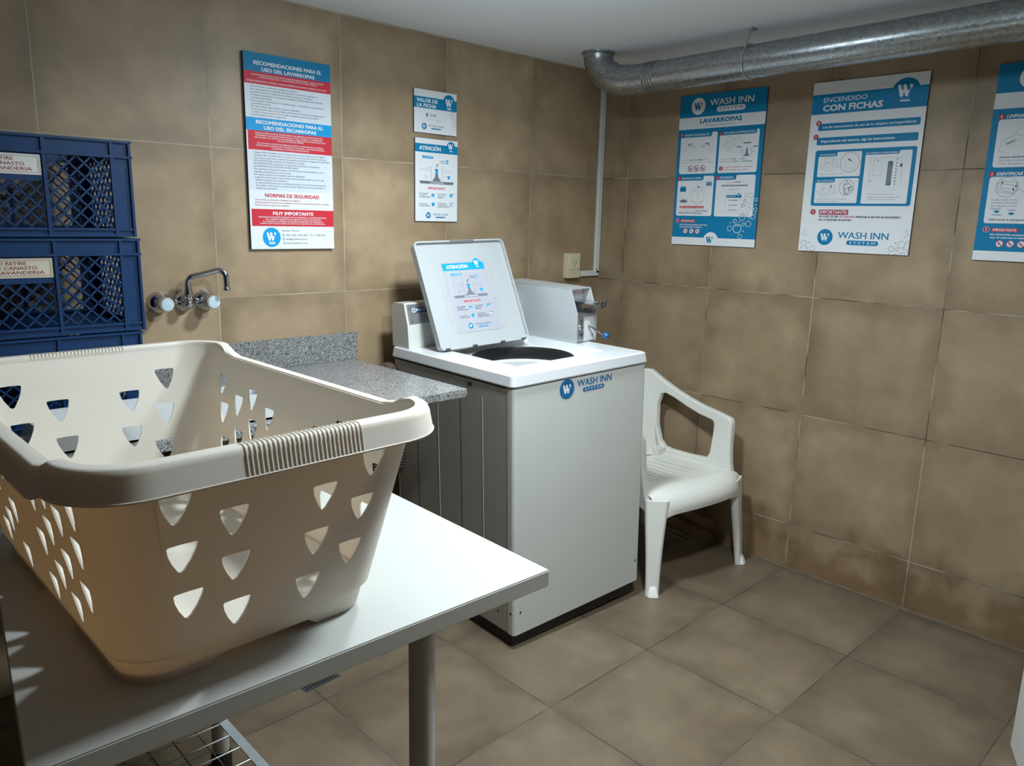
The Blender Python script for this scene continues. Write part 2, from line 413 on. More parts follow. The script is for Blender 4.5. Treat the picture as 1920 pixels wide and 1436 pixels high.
class Print:
    """flat print on a board face. x right, y down from the top left corner, millimetres.
    The face lies in local y = -depth, layers are inks lying on one another."""
    def __init__(s, H, depth): s.H = H; s.d = depth; s.parts = {}; s.n = 0
    def _p(s, part):
        if part not in s.parts: s.parts[part] = [[], [], [], []]
        return s.parts[part]
    def raw(s, part, V, F, m, layer):
        p = s._p(part)
        if m not in p[3]: p[3].append(m)
        s.n += 1; b = len(p[0]); y = -(s.d + 0.0003 * layer + 5e-7 * s.n)
        p[0] += [(v[0] / 1000, y, (s.H - v[1]) / 1000) for v in V]
        p[1] += [tuple(b + k for k in f) for f in F]; p[2] += [p[3].index(m)] * len(F)
    def poly(s, part, pts, m, layer=1): s.raw(part, pts, [tuple(range(len(pts)))], m, layer)
    def rect(s, part, x0, y0, x1, y1, m, layer=1, r=0):
        s.poly(part, rrect(x0, y0, x1, y1, r) if r else [(x0, y0), (x1, y0), (x1, y1), (x0, y1)], m, layer)
    def disc(s, part, x, y, r, m, layer=1, n=28): s.poly(part, circ(x, y, r, n), m, layer)
    def ring(s, part, x, y, r, w, m, layer=1, n=24):
        a = circ(x, y, r, n); b = circ(x, y, r - w, n)
        s.raw(part, a + b, [(i, (i + 1) % n, n + (i + 1) % n, n + i) for i in range(n)], m, layer)
    def line(s, part, pts, w, m, layer=1):
        for (x0, y0), (x1, y1) in zip(pts[:-1], pts[1:]):
            L = math.hypot(x1 - x0, y1 - y0) or 1; dx, dy = (x1 - x0) / L * w / 2, (y1 - y0) / L * w / 2
            x0, y0, x1, y1 = x0 - dx, y0 - dy, x1 + dx, y1 + dy
            s.poly(part, [(x0 - dy, y0 + dx), (x1 - dy, y1 + dx), (x1 + dy, y1 - dx), (x0 + dy, y0 - dx)], m, layer)
    def frame(s, part, x0, y0, x1, y1, w, m, layer=1):
        s.line(part, [(x0, y0), (x1, y0), (x1, y1), (x0, y1), (x0, y0)], w, m, layer)
    def caps(s, part, x0, y0, x1, y1, w0, w1, m, layer):
        """rounded stroke"""
        a = math.degrees(math.atan2(y1 - y0, x1 - x0))
        s.poly(part, arc(x0, y0, w0 / 2, a + 90, a + 270, 6) + arc(x1, y1, w1 / 2, a - 90, a + 90, 6), m, layer)
    def text(s, part, t, x0, x1, base, cap, m, layer=2, bold=0.0, sx=0.0):
        """string from x0 to x1, on baseline `base`, capitals `cap` high"""
        V, F, a, b = text_mesh(t, 0.0, sx)
        ky = cap / CAP; g = bold * ky                              # bold = the glyphs smeared by g
        kx = (x1 - x0 - 2 * g) / max(b - a, 1e-6)
        if bold >= .02: off = ((-g, -g * .7), (g, -g * .7), (-g, g * .7), (g, g * .7))
        elif bold > .007: off = ((-g, 0), (g, 0))
        else: off = ((0, 0),)
        for k, (dx, dy) in enumerate(off):
            s.raw(part, [(x0 + g + dx + (v[0] - a) * kx, base + dy - v[1] * ky) for v in V], F, m, layer + .07 * k)
    def w(s, part, x, y, h, m, layer, tail=None):
        """the round-stroked W mark with its apostrophe, x..x+1.25h wide, y = top"""
        t = h * 0.27
        s.caps(part, x + .13 * h, y + .13 * h, x + .36 * h, y + .87 * h, t, t, m, layer)
        s.caps(part, x + .36 * h, y + .87 * h, x + .56 * h, y + .35 * h, t * .75, t * .5, m, layer)
        s.caps(part, x + .55 * h, y + .13 * h, x + .78 * h, y + .87 * h, t, t, m, layer)
        s.caps(part, x + .78 * h, y + .87 * h, x + .95 * h, y + .50 * h, t * .75, t * .45, m, layer)
        s.disc(part, x + 1.06 * h, y + .14 * h, .13 * h, m, layer, 14)
        s.poly(part, [(x + 1.19 * h, y + .12 * h), (x + 1.17 * h, y + .30 * h), (x + 1.03 * h, y + .44 * h), (x + 1.05 * h, y + .2 * h)], m, layer)
    def logo(s, x0, x1, ty0, ty1, cx, cy, r, ring_m, w_m, t_m, pill_m, pt_m, px0, px1, py0, py1, layer=2):
        s.disc('emblem', cx, cy, r, ring_m, layer, 36)
        s.w('emblem', cx - r * .58, cy - r * .46, r * .92, w_m, layer + 1)
        s.text('lettering', 'WASH INN', x0, x1, ty1, ty1 - ty0, t_m, layer, 0.018)
        s.rect('emblem', px0, py0, px1, py1, pill_m, layer, (py1 - py0) / 2)
        s.text('lettering', 'S Y S T E M', px0 + (px1 - px0) * .1, px1 - (px1 - px0) * .1, py1 - (py1 - py0) * .25, (py1 - py0) * .5, pt_m, layer + 1, 0.012)
    def build(s, parent, mtx=None):
        for part, (v, f, i, ms) in s.parts.items():
            o = link_mesh(part, v, f, [M[k] for k in ms], i, parent)
            if mtx is not None: o.matrix_local = mtx

def poster(name, label, cat, W, H, loc, rotz, T=0.012, group=None):
    t = thing(name, label, cat, loc, (0, 0, rotz), group)
    b = MB(); w, h = W / 1000, H / 1000
    b.add([(0, 0, 0), (w, 0, 0), (w, 0, h), (0, 0, h), (0, -T, 0), (w, -T, 0), (w, -T, h), (0, -T, h)],
          [(0, 1, 2, 3)[::-1], (0, 1, 5, 4)[::-1], (1, 2, 6, 5)[::-1], (2, 3, 7, 6)[::-1], (3, 0, 4, 7)[::-1]], 1)
    b.add([(0, -T, 0), (w, -T, 0), (w, -T, h), (0, -T, h)], [(0, 1, 2, 3)], 0)
    b.build('board', [M['p_white'], M['edge']], t, None)
    return t, Print(H, T)

# ================================================================== SETTING
XMIN, YMIN = -5.4, -5.0
def slab(name, x0, y0, z0, x1, y1, z1, m):
    b = MB(); b.box(x0, y0, z0, x1, y1, z1)
    return tag(b.build(name, m, None, None), kind='structure')
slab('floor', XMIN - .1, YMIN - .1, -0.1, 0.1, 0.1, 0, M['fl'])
slab('ceiling', XMIN - .1, YMIN - .1, CEIL, 0.1, 0.1, CEIL + 0.1, M['ceil'])
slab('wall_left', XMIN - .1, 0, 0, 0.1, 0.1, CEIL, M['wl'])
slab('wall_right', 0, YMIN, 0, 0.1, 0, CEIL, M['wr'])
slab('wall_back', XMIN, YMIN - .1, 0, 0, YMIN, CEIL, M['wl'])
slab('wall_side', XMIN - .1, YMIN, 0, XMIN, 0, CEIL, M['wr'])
# white door leaf standing open at the right edge of the picture
b = MB()
dv = Vector((-.92, -.39, 0)).normalized(); dn = Vector((-dv.y, dv.x, 0))
mt = Matrix((( dv.x, dn.x, 0, -0.638), (dv.y, dn.y, 0, -2.204), (0, 0, 1, 0), (0, 0, 0, 1)))
b.box(0, 0, 0.004, 0.82, 0.04, 2.0, 0.004, mtx=mt)
tag(b.build('door_1', M['leg']), kind='structure')
# bead of pale mortar along the foot of the right wall
b = MB(); random.seed(4)
for i in range(46):
    y = -0.95 - i * 0.045
    b.box(-0.006 - random.random() * .006, y - .03, 0, 0.0, y + .03, 0.002 + random.random() * .004)
tag(b.build('trim_1', mat('mortar', (0.17, 0.13, 0.095), 0.9, vary=.2, scale=30), None, None), kind='structure')

# ================================================================== CEILING LIGHTS (above the frame)
for i, (x, y, wt, lc, spread) in enumerate(LAMPS):
    t = thing('ceiling_light', ['square white ceiling light nearest the washing machine', 'square white ceiling light beside the near end of the white table'][i], 'ceiling light', (x, y, CEIL), group='ceiling lights')
    b = MB(); b.box(-.10, -.10, -.035, .10, .10, 0, .004); b.build('frame', M['conduit'], t)
    b = MB(); b.box(-.088, -.088, -.075, .088, .088, -.034, .012); b.build('diffuser', emit_mat('lamp_diffuser', (.75, .9, 1.0), wt * 2.2), t)
    ld = bpy.data.lights.new('lamp_glow', 'AREA'); ld.shape = 'SQUARE'; ld.size = 0.16; ld.energy = wt; ld.color = lc
    ld.spread = math.radians(spread)
    lo = bpy.data.objects.new('lamp_glow', ld); COL.objects.link(lo); lo.parent = t; lo.location = (0, 0, -.080)

# ================================================================== VENT DUCT AND CONDUIT
t = thing('vent_duct', 'galvanised round vent duct running under the ceiling along the right wall', 'duct', (-.36, -1.7, 2.09))
def tl(p): return (p[0] + .36, p[1] + 1.7, p[2] - 2.09)
pr = 0.060
ax0, ax1 = Vector((-.365, -.52, 2.078)), Vector((-.335, -4.0, 2.138))
b = MB(); b.tube([tl(ax0.lerp(ax1, k)) for k in (0, .335, .336, 1)], [pr, pr, pr + .0012, pr + .0012], 40); b.build('pipe', M['galv'], t)
b = MB()
el = [(-.398, -.285, 2.2)] + [(-.398 + .02 * k, -.285 - .155 * (1 - math.cos(math.radians(90 * k))), 2.185 - .107 * math.sin(math.radians(90 * k))) for k in [i / 9 for i in range(10)]] + [tuple(ax0 + (ax0 - ax1) * .008), tuple(ax0)]
b.tube([tl(p) for p in el], [.062] * 8 + [.061] * 5, 32)
for k in (.30, .62):                                              # gore seams of the elbow
    i = 1 + int(k * 9); c = Vector(el[i]); d = (Vector(el[i + 1]) - Vector(el[i - 1])).normalized() * .004
    b.tube([tl(c - d), tl(c + d)], .0645, 32)
for k in range(4):
    c = ax0.lerp(ax1, .006 + .0042 * k); d = (ax1 - ax0).normalized() * .003
    b.tube([tl(c - d), tl(c + d)], .0632, 32)
b.build('elbow', M['galv'], t)
b = MB(); b.lathe([(.072, 0), (.072, -.006), (.064, -.012), (.063, -.03)], 32, tl((-.398, -.285, CEIL))); b.build('collar', M['galv'], t)
b = MB()
cs = ax0.lerp(ax1, .138)
b.tube([tl(cs + Vector((pr * 1.03 * math.cos(a), 0, pr * 1.03 * math.sin(a)))) for a in [2 * math.pi * i / 36 for i in range(36)]], .0032, 6, closed=True)
b.tube([tl((cs.x - .045, cs.y, cs.z + .045)), tl((cs.x - .03, cs.y + .002, cs.z + .085)), tl((cs.x - .005, cs.y, CEIL - .004))], .006, 8)
b.box(*tl((cs.x - .02, cs.y - .008, CEIL - .006)), *tl((cs.x + .02, cs.y + .008, CEIL)))
b.build('hanger_strap', M['steel'], t)

t = thing('cable_conduit', 'white cable channel running down the corner to the ivory outlet', 'conduit', (-.02, -.008, 1.6))
b = MB(); b.box(-.010, -.008, -.372, .016, .008, .53, .002); b.box(-.012, -.009, -.372, -.004, .008, .53, .001); b.build('vertical_channel', M['conduit'], t)
b = MB(); b.box(-.150, -.008, -.385, .016, .008, -.358, .002); b.build('horizontal_channel', M['conduit'], t)
b = MB(); b.cyl((-.006, -.0085, -.352), (-.006, -.011, -.352), .004, n=12); b.build('screw', M['dark'], t)

t = thing('wall_outlet', 'ivory surface-mounted power outlet on the left wall beside the corner', 'outlet', (-.217, 0, 1.21))
b = MB(); b.box(-.046, -.034, 0, .046, 0, .123, .004); b.build('box', M['ivory'], t)
b = MB(); b.box(-.036, -.037, .045, .036, -.033, .112, .002); b.build('socket_plate', mat('ivory_plate', (0.66, 0.60, 0.42), .35), t)
b = MB()
for sx in (-1, 1): b.box(sx * .009 - .0017, -.0378, .072, sx * .009 + .0017, -.0365, .084, mtx=Matrix.Rotation(sx * -.35, 4, Vector((0, 1, 0))) if False else None)
b.box(-.0017, -.0378, .056, .0017, -.0365, .066)
b.build('pin_slots', M['dark'], t)

# ================================================================== GRANITE COUNTER, FAUCET, CRATES
CT = 0.934
t = thing('granite_counter', 'speckled grey granite counter with upstand along the left wall', 'counter', (-2.3, -.35, 0))
b = MB(); b.box(-1.42, -.355, CT - .030, .82, .349, CT, .004); b.build('countertop', M['granite'], t)
b = MB(); b.box(-1.42, .329, CT, .833, .349, 1.041, .002); b.build('upstand', M['granite'], t)
b = MB(); b.box(-1.42, -.02, 0, -1.30, .33, CT - .03); b.box(.12, -.02, 0, .20, .33, CT - .03); b.build('support', M['wl'], t)

t = thing('wall_faucet', 'chrome wall-mounted faucet with two round handles above the counter', 'faucet', (-2.13, 0, 1.197))
for hx in (-.079, .072):
    h = MB(); h.lathe([(.036, 0), (.036, .004), (.031, .016), (.018, .028), (.015, .046)], 28, (hx, 0, 0), (0, -1, 0))
    h.lathe([(.015, .040), (.0225, .050), (.0242, .076), (.022, .081), (.0, .081)], 28, (hx, 0, 0), (0, -1, 0))
    ho = h.build('handle', M['chrome'], t)
    h = MB(); h.lathe([(.0, .0845), (.0188, .0835), (.0198, .080)], 24, (hx, 0, 0), (0, -1, 0)); h.build('cap', M['capblue'], ho)
h = MB(); h.lathe([(.034, 0), (.034, .004), (.030, .018), (.019, .030), (.017, .052)], 28, (0, 0, 0), (0, -1, 0)); h.build('flange', M['chrome'], t)
h = MB()
pth = [(0, -.046, -.012), (0, -.052, .012), (0, -.052, .03), (0, -.054, .070)]
pth += [(0 + .012 * k / 3, -.054 - .004 * k, .070 + .016 * math.sin(math.radians(30 * k))) for k in (1, 2, 3)]
pth += [(.05, -.082, .096), (.085, -.094, .106)]
pth += [(.085 + .020 * math.sin(math.radians(22.5 * k)), -.096 - .003 * k, .085 + .022 * math.cos(math.radians(22.5 * k))) for k in (1, 2, 3, 4)]
pth += [(.105, -.110, .06), (.105, -.110, .042)]
h.tube(pth, [.0145, .0155, .0135] + [.0098] * (len(pth) - 3), 16)
h.lathe([(.0085, .012), (.0115, .006), (.0115, 0), (.006, 0)], 20, (.105, -.110, .040), (0, 0, 1))
h.sphere((0, -.050, -.004), .0165)
h.build('spout', M['chrome'], t)

CW, CD, CH = .57, .37, .2435
def lattice(mb, w, h, y, th=.0043, pitch=.0345, depth=.004):
    """diagonal mesh of bars filling 0..w x 0..h in the x,z plane at y"""
    n = int((w + h) / pitch) + 2
    for sgn in (1, -1):
        for k in range(-n, n + 1):
            # line z = sgn*(x) + c
            c = k * pitch * 1.0 + (0 if sgn > 0 else h)
            pts = []
            for x in (0, w):
                z = sgn * x + c
                if -1e-9 <= z <= h + 1e-9: pts.append((x, z))
            for z in (0, h):
                x = (z - c) / sgn
                if 1e-9 < x < w - 1e-9: pts.append((x, z))
            if len(pts) >= 2 and math.hypot(pts[0][0] - pts[1][0], pts[0][1] - pts[1][1]) > .008:
                (x0, z0), (x1, z1) = pts[:2]
                L = math.hypot(x1 - x0, z1 - z0); nx, nz = -(z1 - z0) / L * th / 2, (x1 - x0) / L * th / 2
                q = [(x0 + nx, z0 + nz), (x1 + nx, z1 + nz), (x1 - nx, z1 - nz), (x0 - nx, z0 - nz)]
                V = [(a, y, b_) for a, b_ in q] + [(a, y + depth, b_) for a, b_ in q]
                mb.add(V, [(0, 1, 2, 3), (7, 6, 5, 4), (0, 4, 5, 1), (1, 5, 6, 2), (2, 6, 7, 3), (3, 7, 4, 0)])

def make_crate(label, lab_mat):
    t = thing('plastic_crate', label, 'crate', group='blue crates stacked on the counter')
    w2, d2 = CW / 2, CD / 2
    b = MB()
    # rim: two flanges with a web between, all round; stacking lip at the foot
    for (z0, z1, o) in ((CH - .010, CH - .004, .006), (CH - .047, CH - .041, .006), (.0, .008, .004), (.016, .022, .004)):
        b.box(-w2 - o, -d2 - o, z0, w2 + o, -d2 + .012, z1); b.box(-w2 - o, d2 - .012, z0, w2 + o, d2 + o, z1)
        b.box(-w2 - o, -d2 + .012, z0, -w2 + .012, d2 - .012, z1); b.box(w2 - .012, -d2 + .012, z0, w2 + o, d2 - .012, z1)
    for (z0, z1) in ((CH - .041, CH - .010), (.008, .016)):
        b.box(-w2, -d2, z0, w2, -d2 + .004, z1); b.box(-w2, d2 - .004, z0, w2, d2, z1)
        b.box(-w2, -d2 + .004, z0, -w2 + .004, d2 - .004, z1); b.box(w2 - .004, -d2 + .004, z0, w2, d2 - .004, z1)
    b.box(-w2 + .004, -d2 + .004, .004, w2 - .004, d2 - .004, .007)
    b.build('rim', M['crate'], t)
    # solid corner posts, upright ribs, label plate
    for s in (-1, 1):
        for q in (-1, 1):
            b = MB()
            xa, xb = sorted((s * (w2 - .043), s * w2)); ya, yb = sorted((q * (d2 - .004), q * d2)); b.box(xa, ya, .016, xb, yb, CH - .044)
            xa, xb = sorted((s * (w2 - .004), s * w2)); ya, yb = sorted((q * (d2 - .043), q * (d2 - .003))); b.box(xa, ya, .016, xb, yb, CH - .044)
            b.box(s * w2 - .003, q * d2 - .006, .0, s * w2 + .003, q * d2 + .006, CH - .006)
            b.build('corner_post', M['crate'], t)
            for xr in (w2 - .043, w2 - .195):
                b = MB(); ya, yb = sorted((q * (d2 + .005), q * (d2 - .004))); b.box(s * xr - .004, ya, .0, s * xr + .004, yb, CH - .006); b.build('rib', M['crate'], t)
    b = MB(); b.box(-w2 + .2, -d2, CH - .112, w2 - .2, -d2 + .004, CH - .044); b.build('label_plate', M['crate'], t)
    for sx, ww, zt in ((-w2 + .043, .152, CH - .044), (w2 - .195, .152, CH - .044), (-w2 + .195, .18, CH - .112)):
        q = MB(); lattice(q, ww, zt - .022, -d2)
        b = MB(); b.add([(v[0] + sx, v[1], v[2] + .022) for v in q.v], q.f); b.build('mesh_panel', M['crate'], t, None)
    b = MB(); q = MB(); lattice(q, CW - .09, CH - .066, d2 - .004); b.add([(v[0] - w2 + .045, v[1], v[2] + .022) for v in q.v], q.f); b.build('mesh_panel', M['crate'], t, None)
    for s in (-1, 1):
        b = MB(); q = MB(); lattice(q, CD - .09, CH - .066, 0); b.add([(s * (w2 - .002) - v[1] * s, v[0] - d2 + .045, v[2] + .022) for v in q.v], q.f); b.build('mesh_panel', M['crate'], t, None)
    # paper label, framed text
    pr_ = Print(47, 0.0)
    pr_.rect('label', 0, 0, 166, 47, lab_mat, 1)
    pr_.frame('label', 6, 5, 160, 42, .8, 'maroon', 2)
    for i, (s_, xa, xb) in enumerate((('NO RETIRE', 40, 110), ('ESTE CANASTO', 28, 132), ('DE LAVANDERIA', 22, 147))):
        pr_.text('label', s_, xa, xb, 15.5 + 11.2 * i, 7.6, 'maroon', 2, .012)
    pr_.build(t, Matrix.Translation((-.083, -d2 - .0015, CH - .098)))
    return t
CRX, CRY = -2.415 - CW / 2, -.45 + CD / 2
for i, (lab, lm) in enumerate((('topmost blue plastic mesh crate of the stack, white label', 'label'),
                               ('middle blue plastic mesh crate of the stack, cream label', 'label_cream'),
                               ('lowest blue plastic mesh crate of the stack, on the counter behind the basket', 'label'))):
    c = make_crate(lab, lm)
    c.location = (CRX - .006 * (0 if i == 0 else (-1) ** i) + .003, CRY, CT + (2 - i) * CH)
    c.rotation_euler = (0, 0, (.004, -.006, .003)[i])

t = thing('plastic_tray', 'white plastic tray on the counter, glimpsed through the basket holes', 'tray', (-2.43, -.60, CT))
b = MB(); o_ = rrect(-.30, -.075, .30, .075, .02)
b.prism(o_, 0, .006, 2); b.build('base', M['enamel_top'], t)
b = MB(); V, F = fill(o_, [rrect(-.295, -.07, .295, .07, .018)]); n_ = len(V)
pi_ = rrect(-.295, -.07, .295, .07, .018); k_ = len(o_)
vv = [(x, y, z) for z in (.0, .075) for x, y in o_] + [(x, y, z) for z in (.0, .075) for x, y in pi_]
ff = [(i, (i + 1) % k_, k_ + (i + 1) % k_, k_ + i) for i in range(k_)] + [(2 * k_ + (i + 1) % k_, 2 * k_ + i, 3 * k_ + i, 3 * k_ + (i + 1) % k_) for i in range(k_)] + [(k_ + i, k_ + (i + 1) % k_, 3 * k_ + (i + 1) % k_, 3 * k_ + i) for i in range(k_)]
b.add(vv, ff); b.build('wall', M['enamel_top'], t)

# ================================================================== TABLE
TZ = 0.86
t = thing('work_table', 'white melamine table with round legs under the laundry basket', 'table', (-2.146, -1.721, 0), (0, 0, math.radians(-1.7)))
b = MB(); b.prism([(-.832, 0), (0, 0), (0, 1.0), (-.728, 1.0)], TZ - .033, TZ - .0025, 2, .0015, 1); b.prism([(-.831, .001), (-.001, .001), (-.001, .999), (-.727, .999)], TZ - .003, TZ, 2, .0012, 0)
b.build('tabletop', [M['table'], M['table_edge']], t)
for lx, ly in ((-.262, .034), (-.262 , .975 ), (-.77, .05), (-.69, .95)):
    if ly > .9 and lx > -.5: lx, ly = -.270, .965
    b = MB(); b.cyl((lx, ly, .0), (lx, ly, TZ - .033), .0222, n=28); lo = b.build('leg', M['leg'], t)
    b = MB(); b.lathe([(.0, 0), (.027, 0), (.027, .04), (.0235, .055)], 24, (lx, ly, 0)); b.build('foot', M['black'], lo)

# low wire rack standing under the table
t = thing('wire_rack', 'low zinc wire rack on the floor under the white table', 'rack', (-2.65, -1.1, 0))
for x_ in (.253, -.29):
    b = MB(); b.box(x_, -.40, .146, x_ + .024, .362, .150, .0008); b.build('flat_bar', M['zinc'], t)
b = MB()
for i in range(12):
    y = .327 - i * .061; b.tube([(-.29, y, .147), (.258, y, .147)], .0021, 8)
for i in range(9):
    x = .196 - i * .0595; b.tube([(x, -.40, .1435), (x, .362, .1435)], .0021, 8)
b.build('wire_grid', M['steel'], t)
for lx, ly in ((-.28, .34), (-.28, -.38), (.265, -.38)):
    b = MB(); b.cyl((lx, ly, 0), (lx, ly, .147), .005, n=10); b.build('leg', M['steel'], t)

# floor drain
t = thing('floor_drain', 'small black slotted drain grate in the floor tiles', 'drain', (-1.985, -.578, 0), (0, 0, .05))
b = MB(); b.box(-.064, -.018, 0, .064, .018, .003, .001); b.build('frame', M['dark'], t)
b = MB()
for i in range(9): b.box(-.056 + i * .0125, -.013, .0029, -.050 + i * .0125, .013, .0042)
b.build('slats', M['black'], t)

# ================================================================== LAUNDRY BASKET
BK = dict(ab=.1969, bb=.3265, ar=.2494, br=.4094, h=.342, s=.020)
t = thing('laundry_basket', 'large ivory plastic laundry basket with shield-shaped holes on the white table', 'laundry basket', (-2.6548, -1.2938, TZ + .0016), (0, 0, .0218))
RB, RR, H_, SK = .068, .070, BK['h'], .042
def half(z): k = z / H_; return BK['ab'] + (BK['ar'] - BK['ab']) * k, BK['bb'] + (BK['br'] - BK['bb']) * k, RB + (RR - RB) * k
def shield(cx, zt, w=.040, hh=.043):
    """three sided hole with a flat top and bowed sides, rounded corners"""
    L = [(-.5, -.06), (-.46, -.0), (0, .015), (.46, .0), (.5, -.06), (.44, -.32), (.30, -.62), (.10, -.93), (0, -.985), (-.10, -.93), (-.30, -.62), (-.44, -.32)]
    return [(cx + a * w, zt + c * hh) for a, c in L]
def hole_set(short):
    hs = []
    if short:
        for s in (-1, 1):
            for k, zt in enumerate((.289, .216, .141)): hs.append((s * (.146 - .011 * k), zt))
            for k, zt in enumerate((.252, .179, .103)): hs.append((s * (.068 - .0065 * k), zt))
    else:
        for s in (-1, 1):
            for y, zt in ((.305, .280), (.225, .246), (.152, .208), (.082, .168), (.287, .220), (.209, .176), (.142, .134), (.074, .090), (.268, .148), (.192, .101), (.166, .268), (.092, .243)):
                hs.append((s * y, zt))
    return hs
b = MB()
def side(short, sgn, z0, z1t, holes, inset=0.0, notch=None):
    zc = z1t
    a0, b0, r0 = half(z0); a1, b1, r1 = half(z1t)
    e0, e1 = ((a0 - r0), (a1 - r1)) if short else ((b0 - r0), (b1 - r1))
    out = [(-e0, z0), (e0, z0), (e1, z1t), (-e1, z1t)]
    if not short and z1t > .3:
        tp = []
        for k in [0, .01, .018, .026, .034, .042, .05, .056]:
            u_ = max(0.0, min(1.0, (k - .004) / .05)); u_ = u_ * u_ * (3 - 2 * u_)
            tp.append((e1 - k, ZS - BK['s'] * u_ - .001))
        out = [(-e0, z0), (e0, z0)] + tp + [(-x, z) for x, z in tp[::-1]]
    if notch: out = [(-e0, z0), (-.085, z0), (-.070, z0 + notch), (.070, z0 + notch), (.085, z0), (e0, z0), (e1, z1t), (-e1, z1t)]
    if not notch or True:                                         # same rows as the rounded corners, so that the seams close
        q_ = []
        n_o = len(out)
        for i in range(n_o):
            (xa, za), (xb, zb) = out[i], out[(i + 1) % n_o]
            q_.append((xa, za))
            if abs(za - zb) > .03 and abs(xa) > .1 and abs(xb) > .1:
                q_ += [(xa + (xb - xa) * j / 4, za + (zb - za) * j / 4) for j in (1, 2, 3)]
        out = q_
    V, F = fill(out, [shield(x, z) for x, z in holes])
    P3 = []
    for x, z in V:
        a, bb_, r = half(z)
        P3.append((x, sgn * (bb_ - inset), z) if short else (sgn * (a - inset), x, z))
    b.add(P3, F)
def corner(sx, sy, z0, z1a, z1b, inset=0.0):
    """rounded corner; top z runs from z1a (short side end) to z1b (long side end)"""
    n = 10; V = []; F = []
    for i in range(n + 1):
        th = math.radians(90 * i / n)
        for j in range(5):
            top = z1a + (z1b - z1a) * (1 - math.cos(math.pi * i / n)) / 2
            z = z0 + (top - z0) * j / 4
            a, bb_, r = half(z)
            # i=0: end of the short side (normal along y)
            V.append((sx * (a - r + (r - inset) * math.sin(th)), sy * (bb_ - r + (r - inset) * math.cos(th)), z))
    for i in range(n):
        for j in range(4): F.append((i * 5 + j, (i + 1) * 5 + j, (i + 1) * 5 + j + 1, i * 5 + j + 1))
    b.add(V, F)
ZS, ZL = H_, H_ - BK['s']
for sgn in (-1, 1):
    side(True, sgn, SK, ZS - .001, hole_set(True)); side(False, sgn, SK, ZS - .001, hole_set(False))
    side(True, sgn, 0, SK, [], .008, .012); side(False, sgn, 0, SK, [], .008, .012)
    for sx in (-1, 1): corner(sx, sgn, SK, ZS - .001, ZS - .001); corner(sx, sgn, 0, SK, SK, .008)
# ledge between skirt and wall, and the floor plate
def loop(z, inset, n=8):
    a, bb_, r = half(z); a -= inset; bb_ -= inset; r -= inset
    return [(x, y, z) for x, y in rrect(-a, -bb_, a, bb_, r, n)]
l0, l1 = loop(SK, 0), loop(SK, .008); n_ = len(l0)
b.add(l0 + l1, [(i, (i + 1) % n_, n_ + (i + 1) % n_, n_ + i) for i in range(n_)])
b.add(loop(.013, .009), [tuple(range(n_))])
ob = b.build('body', M['basket'], t, 40)
thicken(ob, .0028, 0, 40)
# rim flange swept round, lower along the long sides
def rim_path(n=10):
    a, bb_, r = half(H_); P_ = []
    def put(x, y, nx, ny, z): P_.append((Vector((x, y, z)), Vector((nx, ny, 0))))
    e = a - r; f_ = bb_ - r
    for sy in (-1, 1):
        # short side travelled from -sy*e... then the corner, then the long side
        xs = [sy * -e + (sy * 2 * e) * k / 12 for k in range(13)] if sy < 0 else [e - 2 * e * k / 12 for k in range(13)]
        if sy < 0: xs = [-e + 2 * e * k / 12 for k in range(13)]
        for x in xs: put(x, sy * bb_, 0, sy, ZS)
        for i in range(1, n):
            th = math.radians(90 * i / n); sx = 1 if sy < 0 else -1
            put(sx * (e + r * math.sin(th)), sy * (f_ + r * math.cos(th)), sx * math.sin(th), sy * math.cos(th), ZS - .0 * i)
        sx = 1 if sy < 0 else -1
        for k in range(21):
            y = sy * f_ * (1 - 2 * k / 20); q = (1 - abs(y) / f_) * f_
            u_ = max(0.0, min(1.0, (q - .004) / .05)); u_ = u_ * u_ * (3 - 2 * u_)
            put(sx * a, y, sx, 0, ZS - BK['s'] * u_)
        sx2 = sx; sy2 = -sy
        for i in range(1, n):
            th = math.radians(90 * i / n)
            put(sx2 * (e + r * math.cos(th)), sy2 * (f_ + r * math.sin(th)), sx2 * math.cos(th), sy2 * math.sin(th), ZS)
    return P_
prof = [(-.004, -.012), (-.004, -.003), (-.001, .001), (.014, .0015), (.0185, -.0015), (.0215, -.008), (.0265, -.036), (.0285, -.0375), (.0275, -.040), (.0245, -.038), (.0175, -.006), (.013, -.0025), (.002, -.004), (-.001, -.012)]
RP = rim_path(); V = []; F = []; m_ = len(prof)
for p, nn_ in RP:
    for d, z in prof: V.append(p + nn_ * d + Vector((0, 0, z)))
for i in range(len(RP)):
    j = (i + 1) % len(RP)
    for k in range(m_): F.append((i * m_ + k, j * m_ + k, j * m_ + (k + 1) % m_, i * m_ + (k + 1) % m_))
rim = link_mesh('rim', V, F, [M['basket']], None, t, 50)
a_, b_, r_ = half(H_)
for sy in (-1, 1):                                                # ribbed hand grips of the short sides
    b = MB(); cx_ = .016 if sy < 0 else -.016
    for k in range(27):
        x = cx_ - .085 + .17 * k / 26
        pp = [(x, sy * (b_ + d), ZS + z) for d, z in ((-.0042, -.006), (-.003, .0008), (.014, .0017), (.019, -.0012), (.0220, -.008), (.0268, -.036))]
        b.tube(pp, .0011, 6)
    b.build('grip', M['basket'], t)

# ================================================================== WASHING MACHINE
t = thing('washing_machine', 'white top-loading coin washing machine with its lid open and a blue decal', 'washing machine', (-1.3858, -.8585, .03), (-.0029, -.0299, -.0571))
w_, d_ = .664, .735
b = MB(); b.box(.002, .006, .022, w_ - .002, d_ - .01, .917, .004)
keep = [i for i, f in enumerate(b.f) if not all(b.v[k][2] > .9 for k in f)]      # open at the top, under the deck
b.f = [b.f[i] for i in keep]; b.i = [b.i[i] for i in keep]
cab = b.build('cabinet', M['side_grey'], t)
